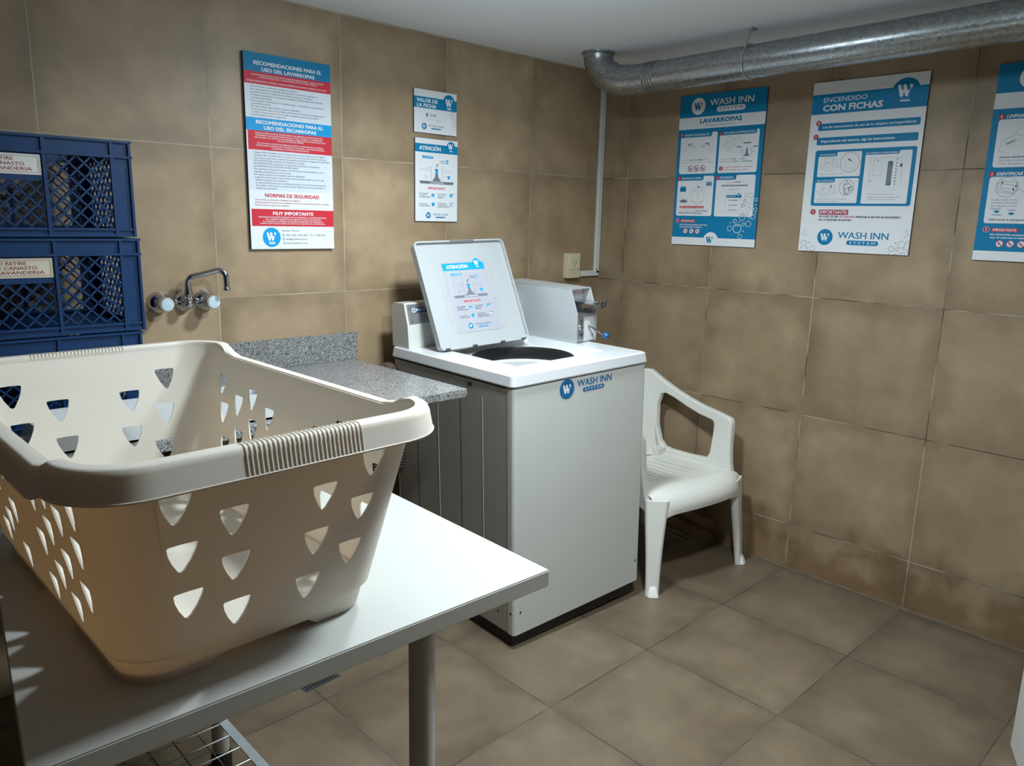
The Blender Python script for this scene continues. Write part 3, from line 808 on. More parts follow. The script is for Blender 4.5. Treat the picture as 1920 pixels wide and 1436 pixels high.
# pressed lines of the left side
b = MB()
for y in (.165, .433, .719): b.box(.0005, y - .0016, .05, .004, y + .0016, .86, .0008)
b.build('side_ribs', M['enamel'], cab)
b = MB()
for y in (.292, .574): b.box(.0012, y - .0012, .05, .004, y + .0012, .86)
b.box(-.0005, .225, .890, .004, .243, .902)
b.build('side_grooves', M['dark'], cab)
# front panel wraps round both front edges
fp = [(.0, .03), (.0, .016)] + arc(.014, .012, .014, 180, 270, 6)[1:] + arc(w_ - .014, .012, .014, 270, 360, 6) + [(w_, .03), (w_ - .003, .03), (w_ - .003, .014)] + [(.003, .014), (.003, .03)]
b = MB(); b.prism(fp, .024, .916, 2); fpo = b.build('front_panel', M['enamel'], t, 30)
b = MB()
for x, z in ((.032, .107), (.641, .114)): b.cyl((x, -.0028, z), (x, -.0015, z), .0045, n=12)
b.cyl((-.0005, .014, .106), (.001, .014, .106), .005, n=12); b.cyl((.0012, .085, .088), (.003, .085, .088), .004, n=12)
b.build('panel_screw', M['dark'], fpo)
b = MB(); b.box(.012, .02, -.028, w_ - .012, d_ - .03, .024)
for x in (.05, w_ - .05):
    for y in (.06, d_ - .07): b.cyl((x, y, -.030), (x, y, 0), .02, n=14)
b.build('plinth', M['black'], t)
# deck with a stepped recess and round tub opening
RX0, RX1, RY0, RY1 = .112, .560, .112, .572
CXD, CYD, CR = .335, .335, .196
b = MB()
def grow(l, d):
    cx, cy = w_ / 2, d_ / 2
    return [(x + (d if x > cx else -d), y + (d if y > cy else -d)) for x, y in l]
ol = rrect(-.003, -.004, w_ + .003, d_, .018, 5)
ol_t = grow(ol, -.006)
V, F = fill(ol_t, [rrect(RX0, RY0, RX1, RY1, .02, 4)])
b.add([(x, y, .962) for x, y in V], F)
def ringwall(l, z0, z1):
    n = len(l); b.add([(x, y, z0) for x, y in l] + [(x, y, z1) for x, y in l], [(i, (i + 1) % n, n + (i + 1) % n, n + i) for i in range(n)])
o2 = grow(ol, .004); n_ = len(ol)
b.add([(x, y, .962) for x, y in ol_t] + [(x, y, .9585) for x, y in grow(ol, -.001)], [(i, (i + 1) % n_, n_ + (i + 1) % n_, n_ + i) for i in range(n_)])
b.add([(x, y, .9585) for x, y in grow(ol, -.001)] + [(x, y, .926) for x, y in o2], [(i, (i + 1) % n_, n_ + (i + 1) % n_, n_ + i) for i in range(n_)])
b.add([(x, y, .926) for x, y in o2] + [(x, y, .920) for x, y in ol], [(i, (i + 1) % n_, n_ + (i + 1) % n_, n_ + i) for i in range(n_)])
b.add([(x, y, .898) for x, y in ol], [tuple(range(n_))[::-1]]) if False else None
ri = rrect(RX0, RY0, RX1, RY1, .02, 4); rj = rrect(RX0 + .012, RY0 + .012, RX1 - .012, RY1 - .012, .02, 4); n_ = len(ri)
b.add([(x, y, .962) for x, y in ri] + [(x, y, .936) for x, y in rj], [(i, (i + 1) % n_, n_ + (i + 1) % n_, n_ + i) for i in range(n_)])
V, F = fill(rj, [circ(CXD, CYD, CR, 48)])
b.add([(x, y, .936) for x, y in V], F)
b.build('deck', M['enamel_top'], t, 50)
b = MB(); b.lathe([(CR + .004, 0), (CR - .002, .003), (CR - .006, -.004), (CR - .004, -.03), (CR + .002, -.05)], 48, (CXD, CYD, .9365)); b.build('gasket', M['black'], t)
b = MB(); b.lathe([(CR + .015, -.050), (CR - .014, -.046), (CR - .026, -.054), (CR - .030, -.088), (CR - .016, -.10)], 48, (CXD, CYD, .9365)); b.build('balance_ring', M['enamel_top'], t)
b = MB(); b.lathe([(CR - .012, -.11), (CR - .008, -.42), (0, -.43)], 48, (CXD, CYD, .9365)); b.build('drum', mat('drum_grey', (.11, .115, .12), .4), t)
b = MB(); b.lathe([(.10, -.42), (.07, -.36), (.045, -.25), (.042, -.12), (.03, -.10), (0, -.098)], 32, (CXD, CYD, .9365)); b.build('agitator', M['side_grey'], t)
b = MB(); b.add([(x, y, .9) for x, y in circ(CXD, CYD, CR + .03, 32)] , [tuple(range(32))]) if False else None
# small red warning print on the deck
pw = Print(30, 0)
pw.ring('deck_print', 20, 15, 13, 1.6, 'p_red', 1); pw.line('deck_print', [(11, 6), (29, 24)], 1.6, 'p_red', 1)
pw.text('deck_print', 'NO LAVAR', 40, 78, 13, 4.5, 'p_red', 1, .01); pw.text('deck_print', 'CALZADO', 40, 76, 22, 4.5, 'p_red', 1, .01)
pw.build(t, Matrix.Translation((.095, .088, .9622)) @ Matrix.Rotation(math.radians(-90), 4, 'X') @ Matrix.Translation((0, 0, -.015)))
# open lid
la = math.atan2(.398, .176)
LT = .436
lidm = Matrix.Translation((.058, .494, .9635)) @ Matrix.Rotation(la - math.pi / 2 , 4, 'X')   # local x across, y = thickness, z up the lid
lidm = Matrix(((1, 0, 0, .058), (0, math.sin(la), math.cos(la), .494), (0, -math.cos(la), math.sin(la), .9635), (0, 0, 0, 1)))
b = MB()
b.prism(rrect(0, 0, .443, LT, .022, 6), -.002, .012, 1, .0015)
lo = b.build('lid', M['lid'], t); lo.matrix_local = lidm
b = MB()                                                          # turned rim of the lid, open towards us
ro, rin = rrect(0, 0, .443, LT, .022, 6), rrect(.006, .006, .437, LT - .006, .018, 6); n_ = len(ro)
b.add([(x, y, z) for y, lp in ((-.016, ro), (.0, ro)) for x, z in lp] + [(x, y, z) for y, lp in ((-.016, rin), (.0, rin)) for x, z in lp],
      [(i, (i + 1) % n_, n_ + (i + 1) % n_, n_ + i) for i in range(n_)] + [(2 * n_ + i, 2 * n_ + (i + 1) % n_, 3 * n_ + (i + 1) % n_, 3 * n_ + i) for i in range(n_)] + [(i, (i + 1) % n_, 2 * n_ + (i + 1) % n_, 2 * n_ + i) for i in range(n_)])
b.build('lid_rim', M['lid'], lo)
b = MB(); b.box(.17, -.0172, LT - .0065, .29, -.006, LT - .0015); b.build('lid_grip', M['steel'], lo)
for x in (.03, .16, .30, .41):
    b = MB(); b.box(x - .012, -.017, .0, x + .012, -.0035, .007, .001); b.build('hinge', M['dark'], lo)
# stickers on the inside of the lid: pale drawing underneath, notice on top
PL = Print(LT * 1000, .0023)
def lp(x, z): return (x - 58, LT * 1000 - z)                      # from measured panel mm
def LR(part, x0, z0, x1, z1, m, layer, r=0): PL.rect(part, x0 - 58, LT * 1000 - z1, x1 - 58, LT * 1000 - z0, m, layer, r)
PL.frame('drawing_sticker', 142 - 58, LT * 1000 - 332, 403 - 58, LT * 1000 - 68, .8, 'p_line', 1)
PL.frame('drawing_sticker', 152 - 58, LT * 1000 - 216, 192 - 58, LT * 1000 - 132, .8, 'p_line', 1)
for k, (x, z, ww) in enumerate(((371, 190, 16), (374, 178, 14), (377, 168, 13), (376, 157, 9), (380, 138, 9), (383, 118, 6), (150, 214, 14), (152, 247, 10), (146, 117, 12), (150, 108, 8), (366, 270, 5), (368, 245, 9))):
    LR('drawing_sticker', x, z - (5 if k == 0 else 2), x + ww, z, 'p_ink' if k < 5 else 'p_line', 1)
PL.line('drawing_sticker', [lp(388, 213), lp(388, 120)], .8, 'p_line', 1); PL.line('drawing_sticker', [lp(366, 213), lp(388, 213)], .8, 'p_line', 1)
LR('notice_sticker', 168, 60, 385, 352, 'p_film', 2)
def notice(P_, X0, Y0, W_, Hh, extra):
    """the ATENCION notice, drawn in a W_ x Hh field with its top left corner at X0, Y0 (fractions of a 221 x 329 original)"""
    kx, ky = W_ / 221.0, Hh / 329.0
    X = lambda v: X0 + v * kx
    Y = lambda v: Y0 + v * ky
    L0 = extra
    P_.rect('header_band', X(0), Y(21), X(221), Y(54), 'p_lblue' if extra else 'p_blue', L0 + 1)
    P_.disc('header_band', X(185), Y(27), 23 * kx, 'p_lblue' if extra else 'p_blue', L0 + 1)
    P_.w('header_band', X(170), Y(13), 22 * kx, 'p_white', L0 + 2); P_.rect('header_band', X(178), Y(40), X(192), Y(44), 'p_white', L0 + 2)
    P_.text('lettering', 'ATENCIÓN', X(20), X(131), Y(45), 14.5 * ky, 'p_white', L0 + 2, .035)
    P_.frame('diagram', X(21), Y(61), X(200), Y(168), .7 * kx, 'p_grey', L0 + 1)
    P_.poly('diagram', [(X(a), Y(c)) for a, c in ((36, 67), (90, 69), (93, 73), (89, 78), (38, 78), (35, 73))], 'p_lblue', L0 + 1)
    P_.text('lettering', 'COMPOSICIÓN', X(43), X(86), Y(75.5), 4.2 * ky, 'p_grey', L0 + 2, .01)
    P_.text('lettering', 'SUAVIZANTE', X(125), X(156), Y(87), 4.4 * ky, 'p_ink', L0 + 1, .015)
    P_.text('lettering', 'LÍQUIDO', X(132), X(153), Y(94), 4.4 * ky, 'p_ink', L0 + 1, .015)
    P_.rect('diagram', X(159), Y(79), X(171), Y(94), 'p_lblue', L0 + 1, 1.5 * kx); P_.rect('diagram', X(162), Y(84), X(168), Y(90), 'p_grey', L0 + 2)
    P_.line('diagram', [(X(118), Y(97)), (X(113), Y(100)), (X(111), Y(106))], 2.6 * kx, 'p_navy', L0 + 1)
    P_.poly('diagram', [(X(107), Y(104)), (X(115.5), Y(105)), (X(110), Y(111))], 'p_navy', L0 + 1)
    tub = [(X(80), Y(108)), (X(81), Y(148)), (X(84), Y(158)), (X(92), Y(165)), (X(128), Y(165)), (X(136), Y(158)), (X(139), Y(148)), (X(139.5), Y(111))]
    P_.line('diagram', tub, 1.5 * kx, 'p_slate', L0 + 1)
    P_.poly('diagram', [(X(a), Y(c)) for a, c in ((101, 117), (118, 117), (116, 134), (118, 148), (132, 166), (89, 166), (102, 148), (104, 134))], 'p_slate', L0 + 1)
    P_.poly('diagram', [(X(a), Y(c)) for a, c in ((101.5, 121), (117.5, 121), (115.8, 135), (104.2, 135))], 'p_lblue', L0 + 2)
    for s_, a, c, e in (('JABÓN', 57, 74, 117), ('NIVEL DE AGUA', 27, 74, 124), ('AGUA', 147, 164, 121), ('NIVEL MÁXIMO', 148, 190, 129), ('SAL', 62, 74, 149), ('ROPA', 146, 160, 149)):
        P_.text('lettering', s_, X(a), X(c), Y(e), 3.4 * ky, 'p_line', L0 + 1, .008)
    P_.line('diagram', [(X(51), Y(145)), (X(53), Y(153)), (X(58), Y(158))], 2.0 * kx, 'p_slate', L0 + 1)
    P_.poly('diagram', [(X(a), Y(c)) for a, c in ((167, 141), (171, 143), (177, 143), (181, 141), (183, 147), (179, 149), (179, 156), (169, 156), (169, 149), (165, 147))], 'p_lblue', L0 + 1)
    P_.poly('diagram', [(X(a), Y(c)) for a, c in ((22, 167), (200, 167), (197, 178), (27, 178), (23, 174))], 'p_slate', L0 + 2)
    P_.text('lettering', 'LAVARROPAS', X(76), X(147), Y(176), 6.0 * ky, 'p_white', L0 + 3, .02)
    P_.text('lettering', 'IMPORTANTE', X(65), X(153), Y(200), 9.0 * ky, 'p_red', L0 + 1, .03)
    for lines, x, y in (((('En el dispenser', 46), ('vierta sólo el', 36), ('suavizante líquido', 56)), 21, 219), ((('No coloque el', 44), ('jabón en el', 36), ('dispenser', 30)), 116, 220),
                        ((('En el tambor', 40), ('coloque el jabón', 54)), 21, 261), ((('Mucho jabón o', 46), ('suavizante, puede', 52), ('manchar las prendas', 62)), 116, 257)):
        for k, (s_, ww) in enumerate(lines): P_.text('lettering', s_, X(x), X(x + ww), Y(y + 7.2 * k), 4.6 * ky, 'p_navy', L0 + 1, .02)
    for k, (x, y) in enumerate(((91, 224), (187, 222), (92, 260), (187, 259))):
        P_.disc('diagram', X(x), Y(y), 8 * kx, 'p_lblue', L0 + 1)
        if k < 2: P_.rect('diagram', X(x - 1.5), Y(y), X(x + 1.5), Y(y + 8), 'p_white', L0 + 2)
        if k == 3: P_.disc('diagram', X(x), Y(y), 5.2 * kx, 'p_white', L0 + 2)
        if k in (1, 3): P_.line('diagram', [(X(x + 10), Y(y - 9)), (X(x + 14), Y(y - 6))], 1.5 * kx, 'p_crimson', L0 + 1); P_.line('diagram', [(X(x + 14), Y(y - 9)), (X(x + 10), Y(y - 6))], 1.5 * kx, 'p_crimson', L0 + 1)
    P_.logo(X(90), X(172), Y(297), Y(304.6), X(67), Y(305), 12.5 * kx, 'p_blue', 'p_white', 'p_blue', 'p_blue', 'p_white', X(105), X(157), Y(309.5), Y(315.5), L0 + 1)
notice(PL, 112, 72, 206, 300, 2)
PL.build(lo)
# control console left of the lid
cp = [(.627, .962), (.632, 1.055), (.655, 1.137), (.728, 1.134), (.744, 1.12), (.744, .962)]
b = MB(); b.prism([(y, z) for y, z in cp], .008, .574, 0, .0012); co = b.build('console', M['enamel'], t)
ang = math.atan2(1.137 - 1.055, .655 - .632)
npm = Matrix(((1, 0, 0, .016), (0, math.sin(ang), math.cos(ang), .632), (0, -math.cos(ang), math.sin(ang), 1.056), (0, 0, 0, 1)))
b = MB(); b.box(0, -.0022, .001, .45, 0, .078, .0008); npo = b.build('nameplate', M['steel'], co); npo.matrix_local = npm
pn = Print(78, .0023)
pn.rect('maker_print', 19, 14, 130, 35, 'p_navy', 1, 2); pn.rect('maker_print', 21, 16, 37, 33, 'p_grey', 2, 2); pn.rect('maker_print', 24, 19, 34, 30, 'p_slate', 3)
pn.text('maker_print', 'MAYTAG', 41, 126, 30, 11.5, 'p_white', 2, .02)
for k, s_ in enumerate(('COMMERCIAL WASHER', 'WARM WASH  COLD RINSE', 'COLD WASH  COLD RINSE', 'PERMANENT PRESS')): pn.text('maker_print', s_, 26, 100, 45 + 6.5 * k, 3.2, 'p_line', 1, .01)
pn.build(npo)
b = MB()
for x, z in ((.010, .062), (.014, .012)): b.cyl((x, -.004, z), (x, -.002, z), .003, n=10)
b.build('plate_screw', M['dark'], npo)
# coin box
b = MB()
prof_in = [(.30, .962), (.30, 1.070), (.352, 1.074), (.372, 1.178), (.745, 1.184), (.745, .962)]
b.prism(prof_in, .582, .690, 0)
side_p = [(.289, .962), (.287, 1.080), (.325, 1.178), (.745, 1.1845), (.745, .962)]
b.prism(side_p, .579, .5835, 0, .0008); b.prism(side_p, .6885, .693, 0, .0008)
b.prism([(.325, 1.175), (.325, 1.1785), (.745, 1.1855), (.745, 1.182)], .579, .693, 0)
cb = b.build('coin_box', M['lid'], t)
b = MB(); b.prism([(.287, 1.070), (.287, 1.079), (.36, 1.085), (.36, 1.070)], .5835, .6885, 0); b.build('ledge', M['steel'], cb)
pc = Print(40, 0)
pc.rect('coin_label', 0, 0, 58, 24, 'p_white', 1); pc.frame('coin_label', 2, 2, 56, 22, 1.2, 'p_crimson', 2)
for k in range(5): pc.rect('coin_label', 8 + 9 * k, 6, 12 + 9 * k, 18, 'p_crimson', 2); pc.rect('coin_label', 5 + 10 * k, 24, 9 + 10 * k, 38, 'p_ink', 1)
pc.build(cb, Matrix.Translation((.628, .3665, 1.130)))
b = MB(); b.box(.610, .23, 1.122, .676, .36, 1.128, .001); b.box(.616, .30, 1.100, .672, .362, 1.121, .002); b.build('coin_slide', M['chrome'], cb)
b = MB(); random.seed(2)
for k in range(6):
    c = Vector((.640 + .006 * k, .222 - .004 * (k % 2), 1.116 + .007 * (k % 3))); r = .010
    b.tube([c + Vector((r * math.cos(a), .4 * r * math.sin(a + k), r * math.sin(a))) for a in [2 * math.pi * i / 14 for i in range(14)]], .0022, 6, closed=True)
b.build('chain', M['dark'], cb)
b = MB(); b.box(.590, .2955, .968, .6885, .3, 1.068, .001); b.build('vault_door', M['enamel_top'], cb)
b = MB(); b.box(.586, .288, .972, .618, .2962, 1.064, .001); b.build('lock_plate', M['steel'], cb)
for z, r in ((1.028, .012), (.998, .008), (1.055, .006)):
    b = MB(); b.lathe([(r, 0), (r, .004), (r * .7, .006), (r * .66, .003), (0, .003)], 20, (.602, .288, z), (0, -1, 0)); b.build('lock', M['dark' if r < .01 else 'chrome'], cb)
b = MB(); b.tube([(.650, .30, 1.030), (.654, .268, 1.020), (.660, .236, 1.006), (.664, .222, 1.000)], .0038, 10); hd = b.build('handle', M['chrome'], cb)
b = MB(); b.lathe([(.004, -.013), (.012, -.009), (.0145, 0), (.012, .009), (.004, .013)], 20, (.667, .212, .996), Vector((.014, -.035, -.015)).normalized()); b.build('knob', M['knobblue'], hd)
b = MB(); b.cyl((.676, .2955, .990), (.676, .2935, .990), .004, n=12); b.build('rivet', M['steel'], cb)
# decal on the front
pd = Print(120, 0)
pd.logo(50, 226, 25, 49, 0, 49, 35, 'decal', 'p_white', 'decal', 'decal', 'p_white', 78, 188, 56, 71, 1)
pd.build(t, Matrix.Translation((.244, -.0028, .931 - .120)))

t = thing('drain_hose', 'dark brown corrugated hose behind the washing machine and counter', 'hose', (-1.425, -.07, 0))
b = MB()
pth = [(-.0, .02, .0)] + [(0, .02, .15 * k) for k in range(1, 5)] + [(.0, .015, .74), (.0, .0, .84), (.012, -.03, .895), (.03, -.06, .905), (.05, -.085, .87), (.06, -.095, .78), (.06, -.095, .5)]
pp = []
for a, c in zip(pth[:-1], pth[1:]):
    n = max(2, int((Vector(c) - Vector(a)).length / .006))
    pp += [tuple(Vector(a).lerp(Vector(c), k / n)) for k in range(n)]
b.tube(pp, [.023 + .003 * (i % 2) for i in range(len(pp))], 14); b.build('hose', M['hose'], t)

M['pad'] = mat('white_foot_pad', (.85, .85, .83), .35)
# ================================================================== PLASTIC CHAIR
t = thing('plastic_chair', 'white moulded plastic armchair between washing machine and right wall', 'chair', (-.398, -.982, 0), (0, 0, math.radians(-7.3)))
def loft(sections, n_close=True):
    """sections: list of outlines (3D) -> closed surface"""
    V = [p for s in sections for p in s]; m = len(sections[0]); F = []
    for i in range(len(sections) - 1):
        for k in range(m): F.append((i * m + k, i * m + (k + 1) % m, (i + 1) * m + (k + 1) % m, (i + 1) * m + k))
    F.append(tuple(range(m))[::-1]); F.append(tuple((len(sections) - 1) * m + k for k in range(m)))
    return V, F
SZ = .425
for s in (-1, 1):                                                 # front legs: blades set across the corners, tapering to the foot
    ca = math.cos(math.radians(24 if s > 0 else 38)); sa = math.sin(math.radians(24 if s > 0 else 38)) * s
    def sect(wd, dp, cx, cy, z): return [(cx + x * ca - y * sa, cy + x * sa + y * ca, z) for x, y in rrect(-wd, -dp, wd, dp, .9 * dp, 4)]
    sec = []
    for k in range(11):
        q = k / 10; z = q * (SZ - .030)
        sec.append(sect(.028 + .024 * q ** 1.7, .014 + .007 * q, s * (.280 - .030 * q), .012 + .034 * q, z))
    b = MB(); b.add(*loft(sec)); lg = b.build('leg', M['chair'], t, 60)
    sec = [sect(.024 * (1 - q * .65), .016 * (1 - q * .8), s * (.280 + .006 * (1 - q)), .012 - .012 * (1 - q), z) for q, z in ((0, .002), (.25, .02), (.6, .038), (.95, .052))]
    b = MB(); b.add(*loft(sec)); b.build('foot_pad', M['pad'], lg)
for s in (-1, 1):                                                 # rear legs
    sec = []
    for k in range(9):
        q = k / 8; z = q * (SZ + .01)
        wd = .020 + .014 * q; dp = .022 + .016 * q
        cx = s * (.255 - .045 * q); cy = .565 - .085 * q
        sec.append([(cx + x, cy + y, z) for x, y in rrect(-wd, -dp, wd, dp, .010, 3)])
    b = MB(); b.add(*loft(sec)); b.build('leg', M['chair'], t, 60)
# seat: dished, rolled over at the front into a skirt, long slots
def seat_z(x, y): return SZ - .016 * (1 - (x / .25) ** 2) * min(1, max(0, (y - .08) / .15)) - .02 * max(0, (y - .1) / .4)
def inslot(x, y): return any(abs(x - (-.14 + .04 * k)) < .0042 and .17 < y < .43 for k in range(8))
xs = sorted(set([-.245 + .49 * i / 36 for i in range(37)] + [-.14 + .04 * k + e for k in range(8) for e in (-.0035, .0035)]))
roll = [(.004, -.088), (.002, -.070), (.004, -.052), (.010, -.035), (.020, -.020), (.035, -.009), (.055, -.0025)]
rows = []
for ry, rz in roll:
    rows.append([(x * (1.13 - .012 * (1 - ry / .055)), ry + .030 * (abs(x) / .245) ** 5 * (1 - ry / .055) - .022 * (1 - (x / .245) ** 2) * (1 - ry / .055), SZ + rz * (1 + .75 * (abs(x) / .245) ** 8) - .010 * (abs(x) / .245) ** 10) for x in xs])
ys = sorted(set([.08 + .42 * i / 20 for i in range(21)] + [.17, .43]))
for y in ys: rows.append([(x * (1 + .13 * max(0, (.20 - y) / .12)), y, seat_z(x, y) - .010 * (abs(x) / .245) ** 10 * max(0, (.20 - y) / .12)) for x in xs])
V = [p for r_ in rows for p in r_]; F = []
ym = [r_[0] for r_ in roll] + ys
b = MB()
for j in range(len(rows) - 1):
    for i in range(len(xs) - 1):
        mx, my = (xs[i] + xs[i + 1]) / 2, (ym[j] + ym[j + 1]) / 2
        if not inslot(mx, my): k = j * len(xs) + i; F.append((k, k + 1, k + len(xs) + 1, k + len(xs)))
b.add(V, F); so = b.build('seat', M['chair'], t, 60)
thicken(so, .006, -1, 50)
for s in (-1, 1):                                                 # arm loops: post, sloping arm, joined to the back
    outer = [(.052, .340), (.066, .40), (.082, .46), (.090, .53), (.093, .60)] + [(.094 + .028 * (1 - math.cos(math.radians(a))), .624 + .030 * math.sin(math.radians(a))) for a in (0, 30, 60, 90)] + [(.18, .665), (.26, .676), (.34, .694), (.42, .720), (.50, .763), (.56, .80), (.60, .80), (.58, .70), (.55, .55), (.53, SZ - .03), (.40, SZ - .02), (.15, SZ - .025), (.10, .355)]
    inner = [(.195, .475), (.190, .56), (.190, .598)] + [(.190 + .02 * (1 - math.cos(math.radians(a))), .604 + .02 * math.sin(math.radians(a))) for a in (30, 60, 90)] + [(.28, .634), (.36, .655), (.43, .682), (.475, .698), (.498, .690), (.512, .64), (.505, .54), (.488, .465), (.46, .438), (.42, .432), (.30, .436), (.21, .445)]
    V, F = fill(outer, [inner])
    def fx(z, y): return s * ((.262 if s > 0 else .282) + .016 * min(1, max(0, (z - SZ) / .25)) - .055 * max(0, (y - .40) / .2) * (1 if z > .5 else .6))
    b = MB(); n0 = len(V)
    inn = [(fx(z, y) - s * .020, y, z) for y, z in V]; ou = [(fx(z, y) + s * .012, y, z) for y, z in V]
    b.add(inn, F); b.add(ou, F)
    for lp in (outer, inner):
        n_ = len(lp)
        b.add([(fx(z, y) - s * .020, y, z) for y, z in lp] + [(fx(z, y) + s * .012, y, z) for y, z in lp], [(i, (i + 1) % n_, n_ + (i + 1) % n_, n_ + i) for i in range(n_)])
    bm = bmesh.new(); me = bpy.data.meshes.new('tmp'); me.from_pydata(b.v, [], b.f); bm.from_mesh(me); bpy.data.meshes.remove(me)
    bmesh.ops.remove_doubles(bm, verts=bm.verts[:], dist=1e-5); bmesh.ops.recalc_face_normals(bm, faces=bm.faces[:])
    eg = [e for e in bm.edges if len(e.link_faces) == 2 and e.calc_face_angle(0) > math.radians(60)]
    bmesh.ops.bevel(bm, geom=eg, offset=.007, segments=3, affect='EDGES', profile=.5)
    b = MB(); b.addbm(bm); b.build('armrest', M['chair'], t, 50)
# back: curved shell with upright slots
b = MB(); xs = sorted(set([-.235 + .47 * i / 24 for i in range(25)] + [-.12 + .06 * k + e for k in range(5) for e in (-.008, .008)]))
zs = [.40 + .43 * i / 16 for i in range(17)]
V = []
for z in zs:
    q = (z - .40) / .43
    for x in xs:
        zz = z - (.05 * (abs(x) / .235) ** 3 * q); V.append((x * (.86 + .14 * q), .50 + .115 * q - .05 * (x / .235) ** 2 + .02, zz))
F = []
for j in range(16):
    for i in range(len(xs) - 1):
        mx, mz = (xs[i] + xs[i + 1]) / 2, (zs[j] + zs[j + 1]) / 2
        if any(abs(mx - (-.12 + .06 * k)) < .008 for k in range(5)) and .47 < mz < .74: continue
        k = j * len(xs) + i; F.append((k, k + 1, k + len(xs) + 1, k + len(xs)))
b.add(V, F); bo = b.build('backrest', M['chair'], t, 60)
thicken(bo, .007, 0, 50)

# ================================================================== NOTICE BOARDS
RZ = math.radians(-90)
# tall red and blue rules board
t, P = poster('notice_board', 'tall narrow board with blue and red bands of washing and drying rules', 'notice board', 328, 652, (-1.887, 0, 1.366), 0, .014)
P.rect('colour_bands', 0, 0, 328, 61, 'p_blue'); P.rect('colour_bands', 0, 61, 328, 100.5, 'p_red'); P.rect('colour_bands', 0, 100.5, 328, 209, 'p_grey')
P.rect('colour_bands', 0, 209, 328, 251, 'p_lblue'); P.rect('colour_bands', 5, 251, 328, 315, 'p_red'); P.rect('colour_bands', 0, 315, 328, 450, 'p_grey')
P.rect('colour_bands', 6, 513.5, 328, 572, 'p_red')
T = lambda *a, **k: P.text('lettering', *a, **k)
T('RECOMENDACIONES PARA EL', 36, 293, 38, 11.5, 'p_white', 2, .035); T('USO DEL LAVARROPAS', 65, 264, 57, 11, 'p_white', 2, .035)
T('LAS INSTRUCCIONES DE ESTE CARTEL Y DE CADA MÁQUINA DEBERÁN SEGUIRSE Y CUIDAR LA MÁQUINA', 27, 300, 72.5, 4.2, 'p_white', 2, .012)
T('LA TEMPERATURA DEL AGUA Y LA DURACIÓN DEL LAVADO YA VIENEN DEFINIDAS.', 52, 274, 79.5, 4.2, 'p_white', 2, .012)
T('SI DESEA CENTRIFUGAR, LA PRENDA Y LA ROPA SE DEBEN COLOCAR EN EL TAMBOR, NO SE LAVARÁ.', 10, 311, 93.5, 4.6, 'p_white', 2, .012)
for k, (s_, xa, xb) in enumerate((('· No introducir acolchados, frazadas de 2 plazas.', 17, 196), ('· No coloque jabón en el depósito del suavizante. Se formará un gel que no', 17, 275),
        ('permitirá el correcto lavado de las prendas y además se manchará.', 22, 254), ('· Coloque el suavizante en el recipiente específico. El jabón deberá ser colocado', 17, 295),
        ('en el fondo del tambor.', 22, 100), ('· Si las prendas se encuentran con manchas viejas o resistentes, se recomienda un', 17, 300), ('tratamiento previo.', 23, 95),
        ('· No lave artículos que impulsen vapores inflamables.', 17, 205), ('· La apertura de la tapa de una máquina durante su uso, provocará la detención de', 17, 302),
        ('la misma. Una vez que se cierra la tapa, la máquina continuará operando.', 24, 278), ('· Recomendamos lavar con agua fría.', 17, 150))):
    T(s_, xa, xb, 111 + 9.15 * k, 5.4, 'p_ink', 2, .008)
T('RECOMENDACIONES PARA EL', 36, 293, 228, 11, 'p_white', 2, .035); T('USO DEL SECARROPAS', 64, 265, 246, 11, 'p_white', 2, .035)
for k, (s_, xa, xb, y) in enumerate((('ELIMINE EL EXCESO DE AGUA CENTRIFUGANDO PARA ABREVIAR EL PROCESO DE SECADO,', 32, 292, 261), ('DEPENDIENDO DE LAS CARACTERÍSTICAS DE LAS TELAS A SECARSE Y LA TEMPERATURA', 33, 290, 268.5),
        ('SELECCIONADA. SI EL TIEMPO NO FUE SUFICIENTE, SE DEBERÁ REPETIR CON UN NUEVO CICLO', 28, 302, 276), ('SI SE USA UNA CARGA AL MÁXIMO.', 112, 214, 282.5),
        ('NO COLOCAR LA CÁMARA POR DEBAJO DE LA PUERTA, NI SOBRE NINGUNA. LAS PRENDAS', 38, 291, 294.5), ('PUEDEN SALIRSE QUEMADAS EN EL TAMBOR DE LA MÁQUINA, SI CARGARA LA MÁQUINA', 33, 297, 302),
        ('LAS PRENDAS NO SE SECARÁN CORRECTAMENTE.', 91, 234, 309.5))):
    T(s_, xa, xb, y, 4.4, 'p_white', 2, .014)
for k, (s_, xa, xb) in enumerate((('· Limpie el filtro de pelusa que se encuentra en el marco de la puerta. En algunas', 19, 300), ('secadoras este se puede retirar, en otras no. En este caso, sólo pase los dedos, sin', 23, 303),
        ('hacer fuerza, para retirar la pelusa. Si este filtro está tapado, la máquina NO SECARÁ.', 23, 317), ('· NO INTRODUCIR acolchados y/o frazadas de 2 plazas.', 18, 216), ('· NO INTRODUCIR prendas que no hayan sido previamente centrifugadas.', 18, 275),
        ('· NO INTRODUCIR CALZADOS, SE ENCOGEN.', 18, 188), ('Para optimizar el tiempo de secado, y los 45 minutos aproximadamente entre', 22, 292), ('aquellas prendas que ya estén secas.', 23, 160),
        ('· No seque artículos que impulsen vapores inflamables.', 18, 216), ('· Luego de retirar toda la ropa por favor retire la pelusa del filtro de arte y deje', 20, 292), ('abierta la puerta de la secadora.', 26, 145),
        ('· La apertura de la puerta de una máquina durante su uso, provocará la detención', 22, 300), ('de la misma. Una vez que se cierra la puerta, deberá presionar nuevamente el', 27, 292), ('botón de encendido.', 27, 104))):
    T(s_, xa, xb, 325.5 + 9.2 * k, 5.4, 'p_ink', 2, .008)
T('NORMAS DE SEGURIDAD', 58, 270, 472, 11.5, 'p_red', 2, .03)
